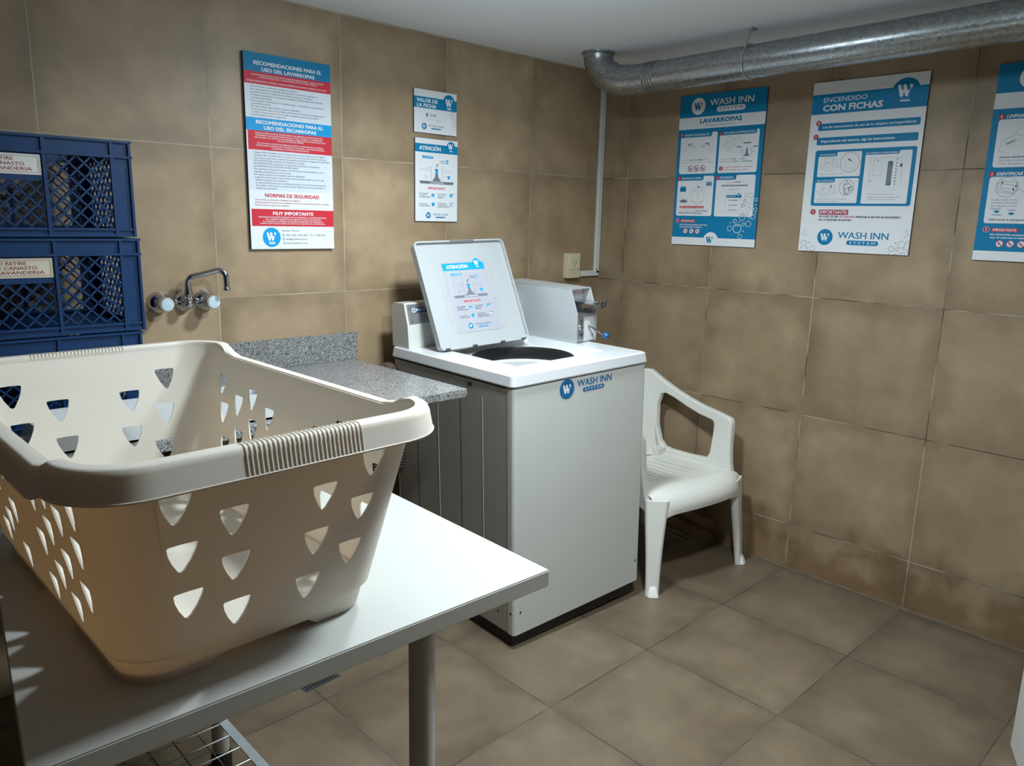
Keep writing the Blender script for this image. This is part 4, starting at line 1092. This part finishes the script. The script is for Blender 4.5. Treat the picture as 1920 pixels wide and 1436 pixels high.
for k, (s_, xb) in enumerate((('· No permita que los niños manipulen las máquinas.', 195), ('· No introduzca las manos en las máquinas hasta que se hayan detenido por completo.', 312), ('· Nunca trate de reparar las máquinas.', 150))):
    T(s_, 17, xb, 484 + 9.2 * k, 5.2, 'p_crimson', 2, .006)
T('MUY IMPORTANTE', 85, 244, 533, 11, 'p_white', 2, .035)
for k, (s_, xa, xb) in enumerate((('POR SER ESTE UN SISTEMA OPERADO POR AUTOSERVICIO Y NO HABER PERSONAL', 31, 297), ('DE LA EMPRESA PRESENTE EN EL RECINTO DONDE SE ENCUENTRA', 57, 275),
        ('EL LAVADERO, LA EMPRESA NO SE RESPONSABILIZARÁ POR PÉRDIDAS O', 47, 283), ('DAÑOS QUE PUEDAN SUFRIR LOS ARTÍCULOS DEJADOS EN LAS MÁQUINAS.', 37, 292))):
    T(s_, xa, xb, 543 + 7.4 * k, 4.8, 'p_white', 2, .014)
P.disc('emblem', 77, 611, 34, 'p_lblue', 1, 40); P.w('emblem', 58, 593, 30, 'p_white', 2); P.rect('emblem', 66, 627, 90, 630, 'p_white', 2); P.rect('emblem', 66, 632, 90, 635, 'p_white', 2)
T('Servicio Técnico', 118, 185, 590, 6.4, 'p_ink', 1, .01); T('4921 2555 / 4921 2555', 133, 219, 606.5, 6.4, 'p_ink', 1, .012); T('11 9748 4275', 241, 293, 606.5, 6.4, 'p_ink', 1, .012)
T('info@washinn.com.ar', 132, 217, 620, 6.2, 'p_ink', 1, .01); T('www.washinn.com.ar', 132, 219, 634, 6.2, 'p_ink', 1, .01)
for x, y in ((123, 603), (123, 617), (125, 631), (231, 603)): P.ring('emblem', x, y, 4.6, 1.6, 'p_blue' if x < 200 else 'p_line', 1, 16)
P.build(t)

# token price board
t, P = poster('notice_board', 'small landscape board above the portrait notice, giving the token price of 2500', 'notice board', 219, 166, (-1.180, 0, 1.824), 0, .008)
P.rect('header_band', 0, 28, 219, 71, 'p_blue'); P.disc('header_band', 178, 37, 30, 'p_blue', 1, 36); P.w('header_band', 160, 24, 30, 'p_white', 2)
P.rect('header_band', 168, 58, 190, 61, 'p_white', 2); P.rect('header_band', 168, 62.5, 190, 65.5, 'p_white', 2)
T = lambda *a, **k: P.text('lettering', *a, **k)
T('VALOR DE', 13, 119, 48, 13, 'p_white', 2, .04); T('LA FICHA', 14, 112, 67, 13, 'p_white', 2, .04)
T('$', 60, 70, 101, 12, 'p_blue', 1, .05); T('2500', 78, 112, 101, 10, 'p_slate', 1, .01); T('Precio por cada una', 70, 137, 114, 4, 'p_line', 1, .005)
P.logo(72, 152, 132, 141, 51, 140.5, 12.5, 'p_blue', 'p_white', 'p_line', 'p_blue', 'p_white', 87, 136, 144, 150, 1)
for x, y, r in ((199, 80, 9), (207, 106, 9), (207, 127, 6)): P.ring('bubbles', x, y, r, 1.4, 'p_line', 1)
P.disc('bubbles', 194, 95, 2.4, 'p_line', 1, 12); P.disc('bubbles', 208, 141, 2, 'p_line', 1, 12)
P.build(t)

# ATENCION board
t, P = poster('notice_board', 'small portrait board below the token price board, with a washing tub diagram', 'notice board', 221, 329, (-1.175, 0, 1.474), 0, .008)
notice(P, 0, 0, 221, 329, 0)
P.build(t)

def panel(x0, y0, x1, y1, tabx, taby, r=9, part='panels', layer=1, m='p_white'):
    """white field whose top left is cut away by a heading tab ending at tabx, taby"""
    P.poly(part, [(x0, taby), (tabx - r, taby)] + [(tabx - r + r * math.sin(math.radians(a)), taby - r + r * math.cos(math.radians(a))) for a in (30, 60, 90)] + [(tabx, y0 + 4)] +
           [(tabx + 4 - 4 * math.cos(math.radians(a)), y0 + 4 - 4 * math.sin(math.radians(a))) for a in (45, 90)] +
           [(x1 - r + r * math.sin(math.radians(a)), y0 + r - r * math.cos(math.radians(a))) for a in (0, 30, 60, 90)] +
           [(x1 - r + r * math.cos(math.radians(a)), y1 - r + r * math.sin(math.radians(a))) for a in (0, 30, 60, 90)] +
           [(x0 + r - r * math.sin(math.radians(a)), y1 - r + r * math.cos(math.radians(a))) for a in (0, 30, 60, 90)], m, layer)
def badge(x, y, r, ch, m='p_red', layer=2):
    P.disc('number_badges', x, y, r, m, layer); P.text('lettering', ch, x - r * .22, x + r * .22, y + r * .5, r * 1.0, 'p_white', layer + 1, .03)
def nosign(x, y, r, dark, layer=2):
    P.disc('pictograms', x, y, r, 'p_white' if not dark else 'p_grey', layer, 20)
    P.ring('pictograms', x, y, r, r * .16, 'p_crimson', layer + 1, 22); P.line('pictograms', [(x - r * .62, y - r * .62), (x + r * .62, y + r * .62)], r * .2, 'p_crimson', layer + 2)
    P.poly('pictograms', [(x - r * .5, y + r * .35), (x - r * .2, y - r * .55), (x + r * .1, y - r * .1), (x + r * .5, y + r * .3)], 'p_slate' if dark else 'p_line', layer + 1)
def washer_icon(x, y, w_, h_, m='p_line', layer=2):
    """isometric outline of an opened top loader"""
    L = lambda *p: P.line('pictograms', [(x + a * w_, y + c * h_) for a, c in p], .9, m, layer)
    L((0, .55), (.48, .85), (1, .58)); L((0, .55), (.0, .68), (.48, 1.0), (1, .70), (1, .58)); L((0, .55), (.35, .38)); L((1, .58), (.78, .42))
    L((.22, .52), (.5, .70), (.75, .55), (.46, .40), (.22, .52)); L((.30, .36), (.36, .02), (.66, .0), (.74, .36), (.30, .36)); L((.70, .40), (.72, .12), (.92, .18), (.96, .50))

# LAVARROPAS instructions
t, P = poster('notice_board', 'blue instruction board headed LAVARROPAS with four numbered panels, nearest the corner', 'notice board', 430, 661, (0, -.457, 1.394), RZ, .008)
T = lambda *a, **k: P.text('lettering', *a, **k)
P.rect('background', 0, 0, 430, 661, 'p_blue', 1); P.rect('header_band', 0, 97, 430, 147.5, 'p_white', 2); P.rect('footer_band', 0, 627, 430, 661, 'p_white', 2)
P.poly('footer_band', [(209 + 39 * math.cos(math.radians(a)), 640 - 39 * math.sin(math.radians(a))) for a in range(19, 162, 5)] + [(172.1, 627.3), (245.9, 627.3)], 'p_white', 2)
P.w('emblem', 186, 621, 29, 'p_blue', 3)
P.logo(155, 370, 26, 52.5, 97, 50.5, 36, 'p_white', 'p_blue', 'p_white', 'p_white', 'p_blue', 192, 332, 58.5, 81.5, 2)
T('LAVARROPAS', 110, 321, 124, 18, 'p_blue', 3, .045); T('INSTRUCCIONES DE USO', 139, 291, 139.5, 7.5, 'p_blue', 3, .006)
panel(16, 164, 206, 343, 178, 183, layer=2); panel(218, 164, 409, 343, 396, 183, layer=2); panel(14, 353, 204, 530, 150, 373, layer=2); panel(217, 353, 408, 531, 315, 373, layer=2)
for x, y, ch in ((21, 171, '1'), (222, 175, '2'), (20, 362, '3'), (220, 363, '4')): badge(x, y, 9, ch, 'p_crimson', 3)
T('VACIAR LOS BOLSILLOS', 35, 163, 177, 8.5, 'p_grey', 2, .02); T('COLOCAR LOS PRODUCTOS', 236, 387, 178, 8.5, 'p_grey', 2, .02)
T('COLOCAR LA ROPA', 32, 138, 367, 9, 'p_grey', 2, .02); T('ENCENDIDO', 233, 302, 367.5, 9, 'p_grey', 2, .02)
# panel 1
for s in (-1, 1):
    c = 112; X = lambda v: c + s * v
    P.line('pictograms', [(X(50), 216), (X(43), 212), (X(36), 212)], 4.2, 'p_slate', 3); P.poly('pictograms', [(X(56), 214), (X(46), 209), (X(52), 225)], 'p_slate', 3)
    P.line('pictograms', [(X(40), 219), (X(34), 224), (X(22), 228), (X(14), 224), (X(24), 221), (X(36), 214)], 1.5, 'p_line', 3)
    P.line('pictograms', [(X(64), 228), (X(66), 246), (X(88), 240)], .9, 'p_line', 3)
T('Recuerde', 26, 62, 284, 4.8, 'p_line', 3, .006); T('revisar los bolsillos', 66, 140, 284.5, 5.2, 'p_ink', 3, .035); T('de tus', 144, 170, 284, 4.8, 'p_line', 3, .006)
T('prendas antes de colocarlas en la máquina.', 25, 194, 295, 4.8, 'p_line', 3, .006)
for x in (76, 109, 142): nosign(x, 320, 14, True, 3)
# panel 2
washer_icon(238, 190, 62, 58, 'p_line', 3)
T('1. Jabón', 296, 325, 198, 4.6, 'p_line', 3); T('2. Suavizante', 296, 340, 208, 4.6, 'p_line', 3)
P.line('pictograms', [(333, 240), (334, 266), (340, 274), (372, 274), (378, 266), (378, 240)], 1.7, 'p_slate', 3)
P.poly('pictograms', [(352, 243), (360, 243), (361, 260), (369, 274), (343, 274), (351, 260)], 'p_slate', 3); P.line('pictograms', [(356, 230), (356, 238)], 2, 'p_slate', 3)
for x0, x1, y in ((336, 374, 222), (306, 327, 237), (385, 405, 238)): P.rect('pictograms', x0, y - 4, x1, y, 'p_ink', 3)
for x0, x1, y in ((314, 330, 258), (382, 398, 257)): P.rect('pictograms', x0, y - 1.5, x1, y, 'p_line', 3)
T('En el tambor', 229, 280, 287, 4.8, 'p_line', 3); T('SÓLO', 284, 306, 287, 5, 'p_ink', 3, .03); T('va el', 309, 326, 287, 4.8, 'p_line', 3); T('jabón.', 330, 354, 287, 5, 'p_ink', 3, .03)
T('En el dispenser', 229, 288, 297.5, 4.8, 'p_line', 3); T('SÓLO', 292, 314, 297.5, 5, 'p_ink', 3, .03); T('va el', 317, 332, 297.5, 4.8, 'p_line', 3); T('suavizante.', 336, 384, 297.5, 5, 'p_ink', 3, .03)
badge(235, 324, 9.5, '!', 'p_crimson', 3); T('La mezcla del jabón y suavizante', 250, 391, 321, 5, 'p_crimson', 3, .012); T('puede manchar sus prendas.', 250, 368, 332, 5, 'p_crimson', 3, .012)
# panel 3
P.rect('pictograms', 28, 404, 61, 422, 'p_blue', 3, 2); P.poly('pictograms', [(32, 404), (34, 396), (40, 400), (45, 390), (50, 400), (56, 396), (58, 404)], 'p_blue', 3); P.disc('pictograms', 45, 397, 4, 'p_white', 4, 14)
P.line('pictograms', [(31, 441), (33, 470), (70, 471), (76, 440)], 1.1, 'p_line', 3); P.poly('pictograms', [(33, 462), (50, 455), (72, 463), (70, 470), (34, 470)], 'p_slate', 3)
L = lambda *p: P.line('pictograms', p, 1.0, 'p_line', 3)
L((95, 411), (126, 394), (160, 411), (127, 432), (95, 411)); L((108, 411), (127, 400), (147, 411), (127, 422), (108, 411)); L((97, 414), (97, 455)); L((159, 414), (159, 455)); L((127, 432), (127, 470))
L((118, 394), (130, 377), (150, 392), (140, 404)); P.poly('pictograms', [(121, 397), (132, 402), (127, 410)], 'p_ink', 3)
P.line('pictograms', [(94, 462), (126, 480), (157, 462)], 1.6, 'p_slate', 3)
P.rect('pictograms', 166, 380, 195, 397, 'p_blue', 3); T('NO MÁS DE', 169, 192, 387, 3.6, 'p_white', 4, .01); T('6 KILOS', 171, 190, 394, 3.6, 'p_white', 4, .01)
P.disc('pictograms', 36, 491, 4.5, 'p_crimson', 3, 14); P.rect('pictograms', 44, 486, 161, 496, 'p_red', 3, 2); T('NO SUPERE NUNCA LA CAPACIDAD', 48, 157, 493.5, 4.2, 'p_white', 4, .012)
T('Introduzca la ropa', 31, 100, 509, 4.8, 'p_line', 3); T('sin cubrir la última', 104, 182, 509.5, 5.4, 'p_ink', 3, .04); T('línea de orificios y baje la tapa.', 31, 155, 519.5, 5.4, 'p_ink', 3, .04)
# panel 4
T('Diríjase al', 268, 303, 386, 5.2, 'p_line', 3); T('CARTEL', 307, 340, 386, 5.6, 'p_ink', 3, .035); T('de', 345, 354, 386, 5.2, 'p_line', 3)
T('INSTRUCCIONES DE ENCENDIDO', 246, 375, 401, 6.2, 'p_ink', 3, .04); T('correspondiente.', 279, 344, 416, 5.2, 'p_line', 3)
P.frame('pictograms', 272, 428, 346, 514, .8, 'p_line', 3); P.rect('pictograms', 275, 438, 348, 450, 'p_blue', 4); P.disc('pictograms', 334, 438, 7.5, 'p_blue', 4, 18); P.disc('pictograms', 334, 439, 3, 'p_white', 5, 12)
T('ENCENDIDO', 279, 320, 446, 4, 'p_white', 5, .01)
for y in (461, 482, 503): P.disc('pictograms', 291, y, 3, 'p_slate', 3, 14); P.rect('pictograms', 299, y - 2.4, 331, y + 2, 'p_line', 3)
badge(25, 553, 9, '!', 'p_crimson', 2); P.ring('number_badges', 25, 553, 10, 1.2, 'p_white', 3); P.rect('number_badges', 40, 547, 124, 560, 'p_red', 2, 4); T('IMPORTANTE', 46, 118, 557.5, 8, 'p_grey', 3, .03)
T('NO COLOCAR acolchados, alfombras,', 38, 189, 573, 6, 'p_white', 2, .03); T('ropa de mascotas ni calzados.', 39, 159, 583, 6, 'p_white', 2, .03)
for x in (72, 105, 137): nosign(x, 599, 12.5, False, 2)
for x, y, r, wd in ((340, 582, 21, 3), (302, 582, 12, 2), (325, 550, 9.5, 2.6), (368, 563, 8, 2.4), (392, 561, 13.5, 2.2), (411, 531, 10.5, 2.4), (356, 616, 10.5, 2), (420, 458, 8, 2.4), (420, 500, 9, 2.2)):
    P.ring('bubbles', x, y, r, wd, 'p_grey', 4)
P.line('bubbles', [(331, 572), (340, 568), (347, 572)], 2.4, 'p_grey', 4); P.line('bubbles', [(356, 527), (363, 524), (369, 529)], 2, 'p_slate', 4)
for x, y, r, wd in ((360, 532, 16, 2.2), (359, 483, 9, 2.6), (386, 501, 10.5, 1.8), (384, 476, 9.5, 1.6), (365, 462, 7, 2.4), (393, 441, 10.5, 1.8), (371, 436, 8, 1.2), (400, 459, 5, 1.2), (383, 521, 5.5, 1.6), (404, 476, 5, 1.2)):
    P.ring('bubbles', x, y, r, wd, 'p_slate' if wd > 2 else 'p_line', 4)
P.poly('bubbles', [(360 + 16 * math.cos(math.radians(a)), 532 + 16 * math.sin(math.radians(a))) for a in range(0, 181, 15)] + [(360 + 13.8 * math.cos(math.radians(a)), 532 + 13.8 * math.sin(math.radians(a))) for a in range(180, -1, -15)], 'p_grey', 5)
for x, y in ((305, 558), (349, 552), (371, 593), (394, 536), (421, 479), (422, 516)): P.disc('bubbles', x, y, 2.8, 'p_grey', 4, 12)
for x, y in ((381, 459), (361, 507), (400, 494), (366, 449)): P.disc('bubbles', x, y, 2.2, 'p_line', 4, 12)
P.build(t)

# ENCENDIDO CON FICHAS
t, P = poster('notice_board', 'white instruction board headed ENCENDIDO CON FICHAS, second along the right wall', 'notice board', 434, 656, (0, -1.087, 1.391), RZ, .008)
T = lambda *a, **k: P.text('lettering', *a, **k)
P.rect('header_band', 0, 46, 434, 121, 'p_blue'); P.disc('header_band', 355, 67, 52, 'p_blue', 1, 44); P.w('header_band', 325, 38, 44, 'p_white', 2)
P.rect('header_band', 338, 86, 372, 90, 'p_lblue', 2); P.rect('header_band', 338, 92.5, 372, 98, 'p_white', 2)
T('ENCENDIDO', 46, 216, 77, 17.5, 'p_white', 2, .0); T('CON FICHAS', 46, 277, 110, 22, 'p_white', 2, .04)
P.rect('panels', 34, 157, 419, 184, 'p_blue', 1, 5); P.rect('panels', 34, 210, 418, 239, 'p_blue', 1, 5)
badge(35, 155, 10.5, '1', 'p_crimson', 2); badge(29, 207, 10.5, '2', 'p_crimson', 2)
T('Lea las instrucciones de uso de la máquina correspondiente', 54, 405, 175, 9, 'p_grey', 2, .03); T('Dependiendo del sistema, siga las instrucciones', 51, 335, 229, 9, 'p_grey', 2, .035)
P.rect('panels', 34, 259, 420, 475, 'p_blue', 1, 8)
panel(49, 268, 220, 362, 124, 284, 5, layer=2); panel(47, 369, 219, 464, 124, 384, 5, layer=2); panel(235, 271, 405, 466, 360, 284, 5, layer=2)
T('SIN CON BASE', 54, 117, 280, 6, 'p_grey', 2, .02); T('SIN CON SLIDE', 52, 118, 380, 6, 'p_grey', 2, .02); T('SIN CONSOLA DE ENCENDIDO', 236, 355, 281, 6, 'p_grey', 2, .02)
for (cx, cy, r, y0) in ((177, 309, 38, 288), (174, 405, 30, 388)):
    P.ring('pictograms', cx, cy, r, 1.5, 'p_slate', 4, 40); washer_icon(56, y0, 76, 54, 'p_line', 3)
P.poly('pictograms', [(167, 298), (175, 292), (175, 296), (184, 304), (181, 306), (174, 301)], 'p_ink', 4); P.line('pictograms', [(162, 304), (162, 330), (196, 334)], .8, 'p_line', 4)
for p_ in ([(160, 398), (182, 388), (192, 400), (168, 412), (160, 398)], [(163, 402), (168, 428), (182, 430), (186, 404)], [(182, 408), (196, 402), (200, 412), (188, 418), (182, 408)], [(166, 394), (176, 376)], [(170, 416), (172, 432)]):
    P.line('pictograms', p_, 1.7, 'p_ink', 4)
P.poly('pictograms', [(107, 400), (113, 394), (115, 404)], 'p_ink', 4)
T('Introduzca la ficha en la ranura.', 55, 158, 354, 4.2, 'p_line', 3); T('Coloque la ficha en la ranura, empuje', 56, 178, 450, 4.4, 'p_slate', 3, .006); T('el pasador hasta el fondo.', 56, 145, 459, 4.4, 'p_slate', 3, .006)
P.line('pictograms', [(258, 400), (256, 297), (371, 296), (376, 400)], .8, 'p_line', 3)
P.rect('pictograms', 322, 310, 340, 398, 'p_navy', 3); random.seed(5)
for k in range(26): P.rect('pictograms', 324 + random.random() * 13, 312 + random.random() * 82, 326 + random.random() * 13, 314 + random.random() * 82, 'p_slate', 4)
for k in range(8): P.rect('pictograms', 351.5, 315 + 11 * k, 356.5, 319.5 + 11 * k, 'p_ink', 3, 2)
P.line('pictograms', [(357, 300), (353, 307)], 2.2, 'p_ink', 3); P.rect('pictograms', 366, 320, 375, 332, 'p_ink', 3)
P.frame('pictograms', 268, 308, 300, 362, .6, 'p_line', 3); P.line('pictograms', [(281, 302), (285, 310)], 2.4, 'p_slate', 3); P.disc('pictograms', 271, 362, 2, 'p_line', 3, 10); P.disc('pictograms', 297, 362, 2, 'p_line', 3, 10); P.disc('pictograms', 264, 380, 3, 'p_line', 3, 10)
T('Introduzca la ficha en la ranura.', 259, 358, 433, 4.6, 'p_slate', 3, .006); T('Presione el número de máquina y retire', 259, 384, 444.5, 4.6, 'p_slate', 3, .006); T('exactamente lo que corresponda.', 260, 364, 453, 4.6, 'p_slate', 3, .006)
badge(48, 499, 11, '!', 'p_crimson', 2); P.rect('number_badges', 73, 490, 191, 510, 'p_crimson', 1); T('IMPORTANTE:', 78, 187, 506, 12.5, 'p_white', 2, .02)
T('EN CASO DE SER', 75, 154, 520, 6.8, 'p_ink', 1, .045); T('SECARROPAS', 158, 219, 520, 6.8, 'p_crimson', 1, .02); T('PRESIONE EL BOTÓN DE ENCENDIDO', 224, 391, 520.5, 6.8, 'p_ink', 1, .045); T('EN LA MÁQUINA SECADORA.', 75, 209, 533, 6.8, 'p_ink', 1, .045)
P.logo(160, 356, 576, 601, 108, 598, 32, 'p_blue', 'p_white', 'p_blue', 'p_blue', 'p_white', 197, 321, 608, 626, 1)
for x, y, r in ((22, 625, 12.5), (59, 645, 10.5), (35, 644.5, 5.8), (406, 617, 13.5), (370, 635, 10.5), (392, 635.5, 6.5)): P.ring('bubbles', x, y, r, 1.4, 'p_slate', 1)
for x, y in ((43, 622), (11, 645), (385, 612), (417, 634)): P.disc('bubbles', x, y, 2.4, 'p_slate', 1, 12)
for x, y, r in ((20, 575, 4), (13, 586, 5), (27, 592, 4), (418, 566, 4), (424, 578, 5), (414, 590, 4), (426, 606, 5)): P.ring('bubbles', x, y, r, 1.0, 'p_line', 1, 16)
def clip_ring(cx, cy, r, wd, m, x1, y1):
    pts = [(cx + r * math.cos(a), cy + r * math.sin(a)) for a in [2 * math.pi * i / 40 for i in range(41)]]
    run = []
    for p_ in pts:
        if p_[0] < x1 and p_[1] < y1: run.append(p_)
        else:
            if len(run) > 1: P.line('bubbles', run, wd, m, 1)
            run = []
    if len(run) > 1: P.line('bubbles', run, wd, m, 1)
clip_ring(413, 656, 10, 1.4, 'p_slate', 432, 654); clip_ring(434, 640, 8, 1.4, 'p_slate', 432, 654); clip_ring(386, 660, 8, 1.4, 'p_slate', 432, 654); clip_ring(365, 656, 4, 1.4, 'p_slate', 432, 654)
P.build(t)

# third board, cut by the right edge of the picture
t, P = poster('notice_board', 'blue instruction board with limpiar and identificar steps, cut by the right picture edge', 'notice board', 430, 655, (0, -1.739, 1.387), RZ, .008)
T = lambda *a, **k: P.text('lettering', *a, **k)
P.rect('background', 0, 0, 430, 655, 'p_blue', 1); P.rect('header_band', 0, 95, 430, 146, 'p_white', 2); P.rect('footer_band', 0, 622, 430, 655, 'p_white', 2)
P.logo(155, 370, 26, 52.5, 101, 50.5, 36, 'p_white', 'p_blue', 'p_white', 'p_white', 'p_blue', 192, 332, 58.5, 81.5, 2)
T('SECARROPAS', 110, 321, 124, 18, 'p_blue', 3, .045); T('INSTRUCCIONES DE USO', 139, 291, 139.5, 7.5, 'p_blue', 3, .006)
P.rect('panels', 21, 181, 206, 339, 'p_white', 2, 9); P.rect('panels', 218, 181, 409, 339, 'p_white', 2, 9); P.rect('panels', 19, 370, 206, 527, 'p_white', 2, 9); P.rect('panels', 218, 370, 409, 527, 'p_white', 2, 9)
for x, y, ch in ((28, 172, '1'), (225, 172, '2'), (24, 361, '3'), (225, 361, '4')): badge(x, y, 9, ch, 'p_red', 3)
T('LIMPIAR EL FILTRO', 43, 170, 177, 10.5, 'p_white', 2, .03, .25); T('IDENTIFICAR CONTROLES', 38, 200, 366, 10.5, 'p_white', 2, .03, .25)
P.ring('pictograms', 66, 256, 16, 1.0, 'p_line', 4, 30); P.line('pictograms', [(57, 262), (74, 252)], 3.4, 'p_ink', 4)
for p_ in ([(35, 285), (40, 250), (80, 232), (110, 240)], [(40, 250), (62, 262), (100, 245)], [(78, 232), (84, 215), (112, 205)], [(35, 285), (55, 290)]): P.line('pictograms', p_, .9, 'p_line', 3)
T('Limpie siempre el filtro', 40, 150, 308, 6, 'p_ink', 3, .035); T('que está en el marco interior', 40, 165, 319, 5.6, 'p_slate', 3, .006); T('antes de utilizar la secadora.', 39, 165, 330, 5.6, 'p_slate', 3, .006)
P.ring('pictograms', 75, 405, 34, 1.2, 'p_slate', 4, 40)
for p_ in ([(46, 392), (60, 384), (104, 390), (104, 418), (96, 424), (50, 414), (46, 392)], [(44, 420), (100, 428)], [(56, 394), (94, 398), (94, 412), (56, 408), (56, 394)], [(109, 410), (125, 420), (140, 420)]): P.line('pictograms', p_, 1.1, 'p_slate', 3)
for x, y in ((60, 390), (96, 414), (102, 402)): P.disc('pictograms', x, y, 3.4, 'p_ink', 4, 10)
for k, (s_, xb) in enumerate((('La ubicación de los', 113), ('controles determina', 114), ('qué máquina se está', 112), ('utilizando.', 68))): T(s_, 34, xb, 450 + 10 * k, 5.8, 'p_slate', 3, .008)
for x, y in ((55, 487), (100, 494)):
    P.poly('pictograms', [(x - 11, y), (x, y - 5.5), (x + 11, y), (x, y + 5.5)], 'p_blue', 3)
T('ARRIBA', 40, 72, 501, 5, 'p_blue', 3, .012); T('ABAJO', 87, 115, 485, 5, 'p_blue', 3, .012); T('Seleccione la temperatura', 35, 160, 517, 6, 'p_ink', 3, .035)
badge(31, 548, 9, '!', 'p_crimson', 2); P.ring('number_badges', 31, 548, 10, 1.2, 'p_white', 3); P.rect('number_badges', 46, 543, 130, 556, 'p_red', 2, 4); T('IMPORTANTE', 52, 124, 553.5, 8, 'p_white', 3, .03)
T('NO COLOCAR acolchados, alfombras,', 45, 196, 568, 6, 'p_white', 2, .03); T('ropa de mascotas ni calzados.', 45, 165, 578, 6, 'p_white', 2, .03)
for x in (78, 111, 143): nosign(x, 596, 12.5, False, 2)
P.build(t)
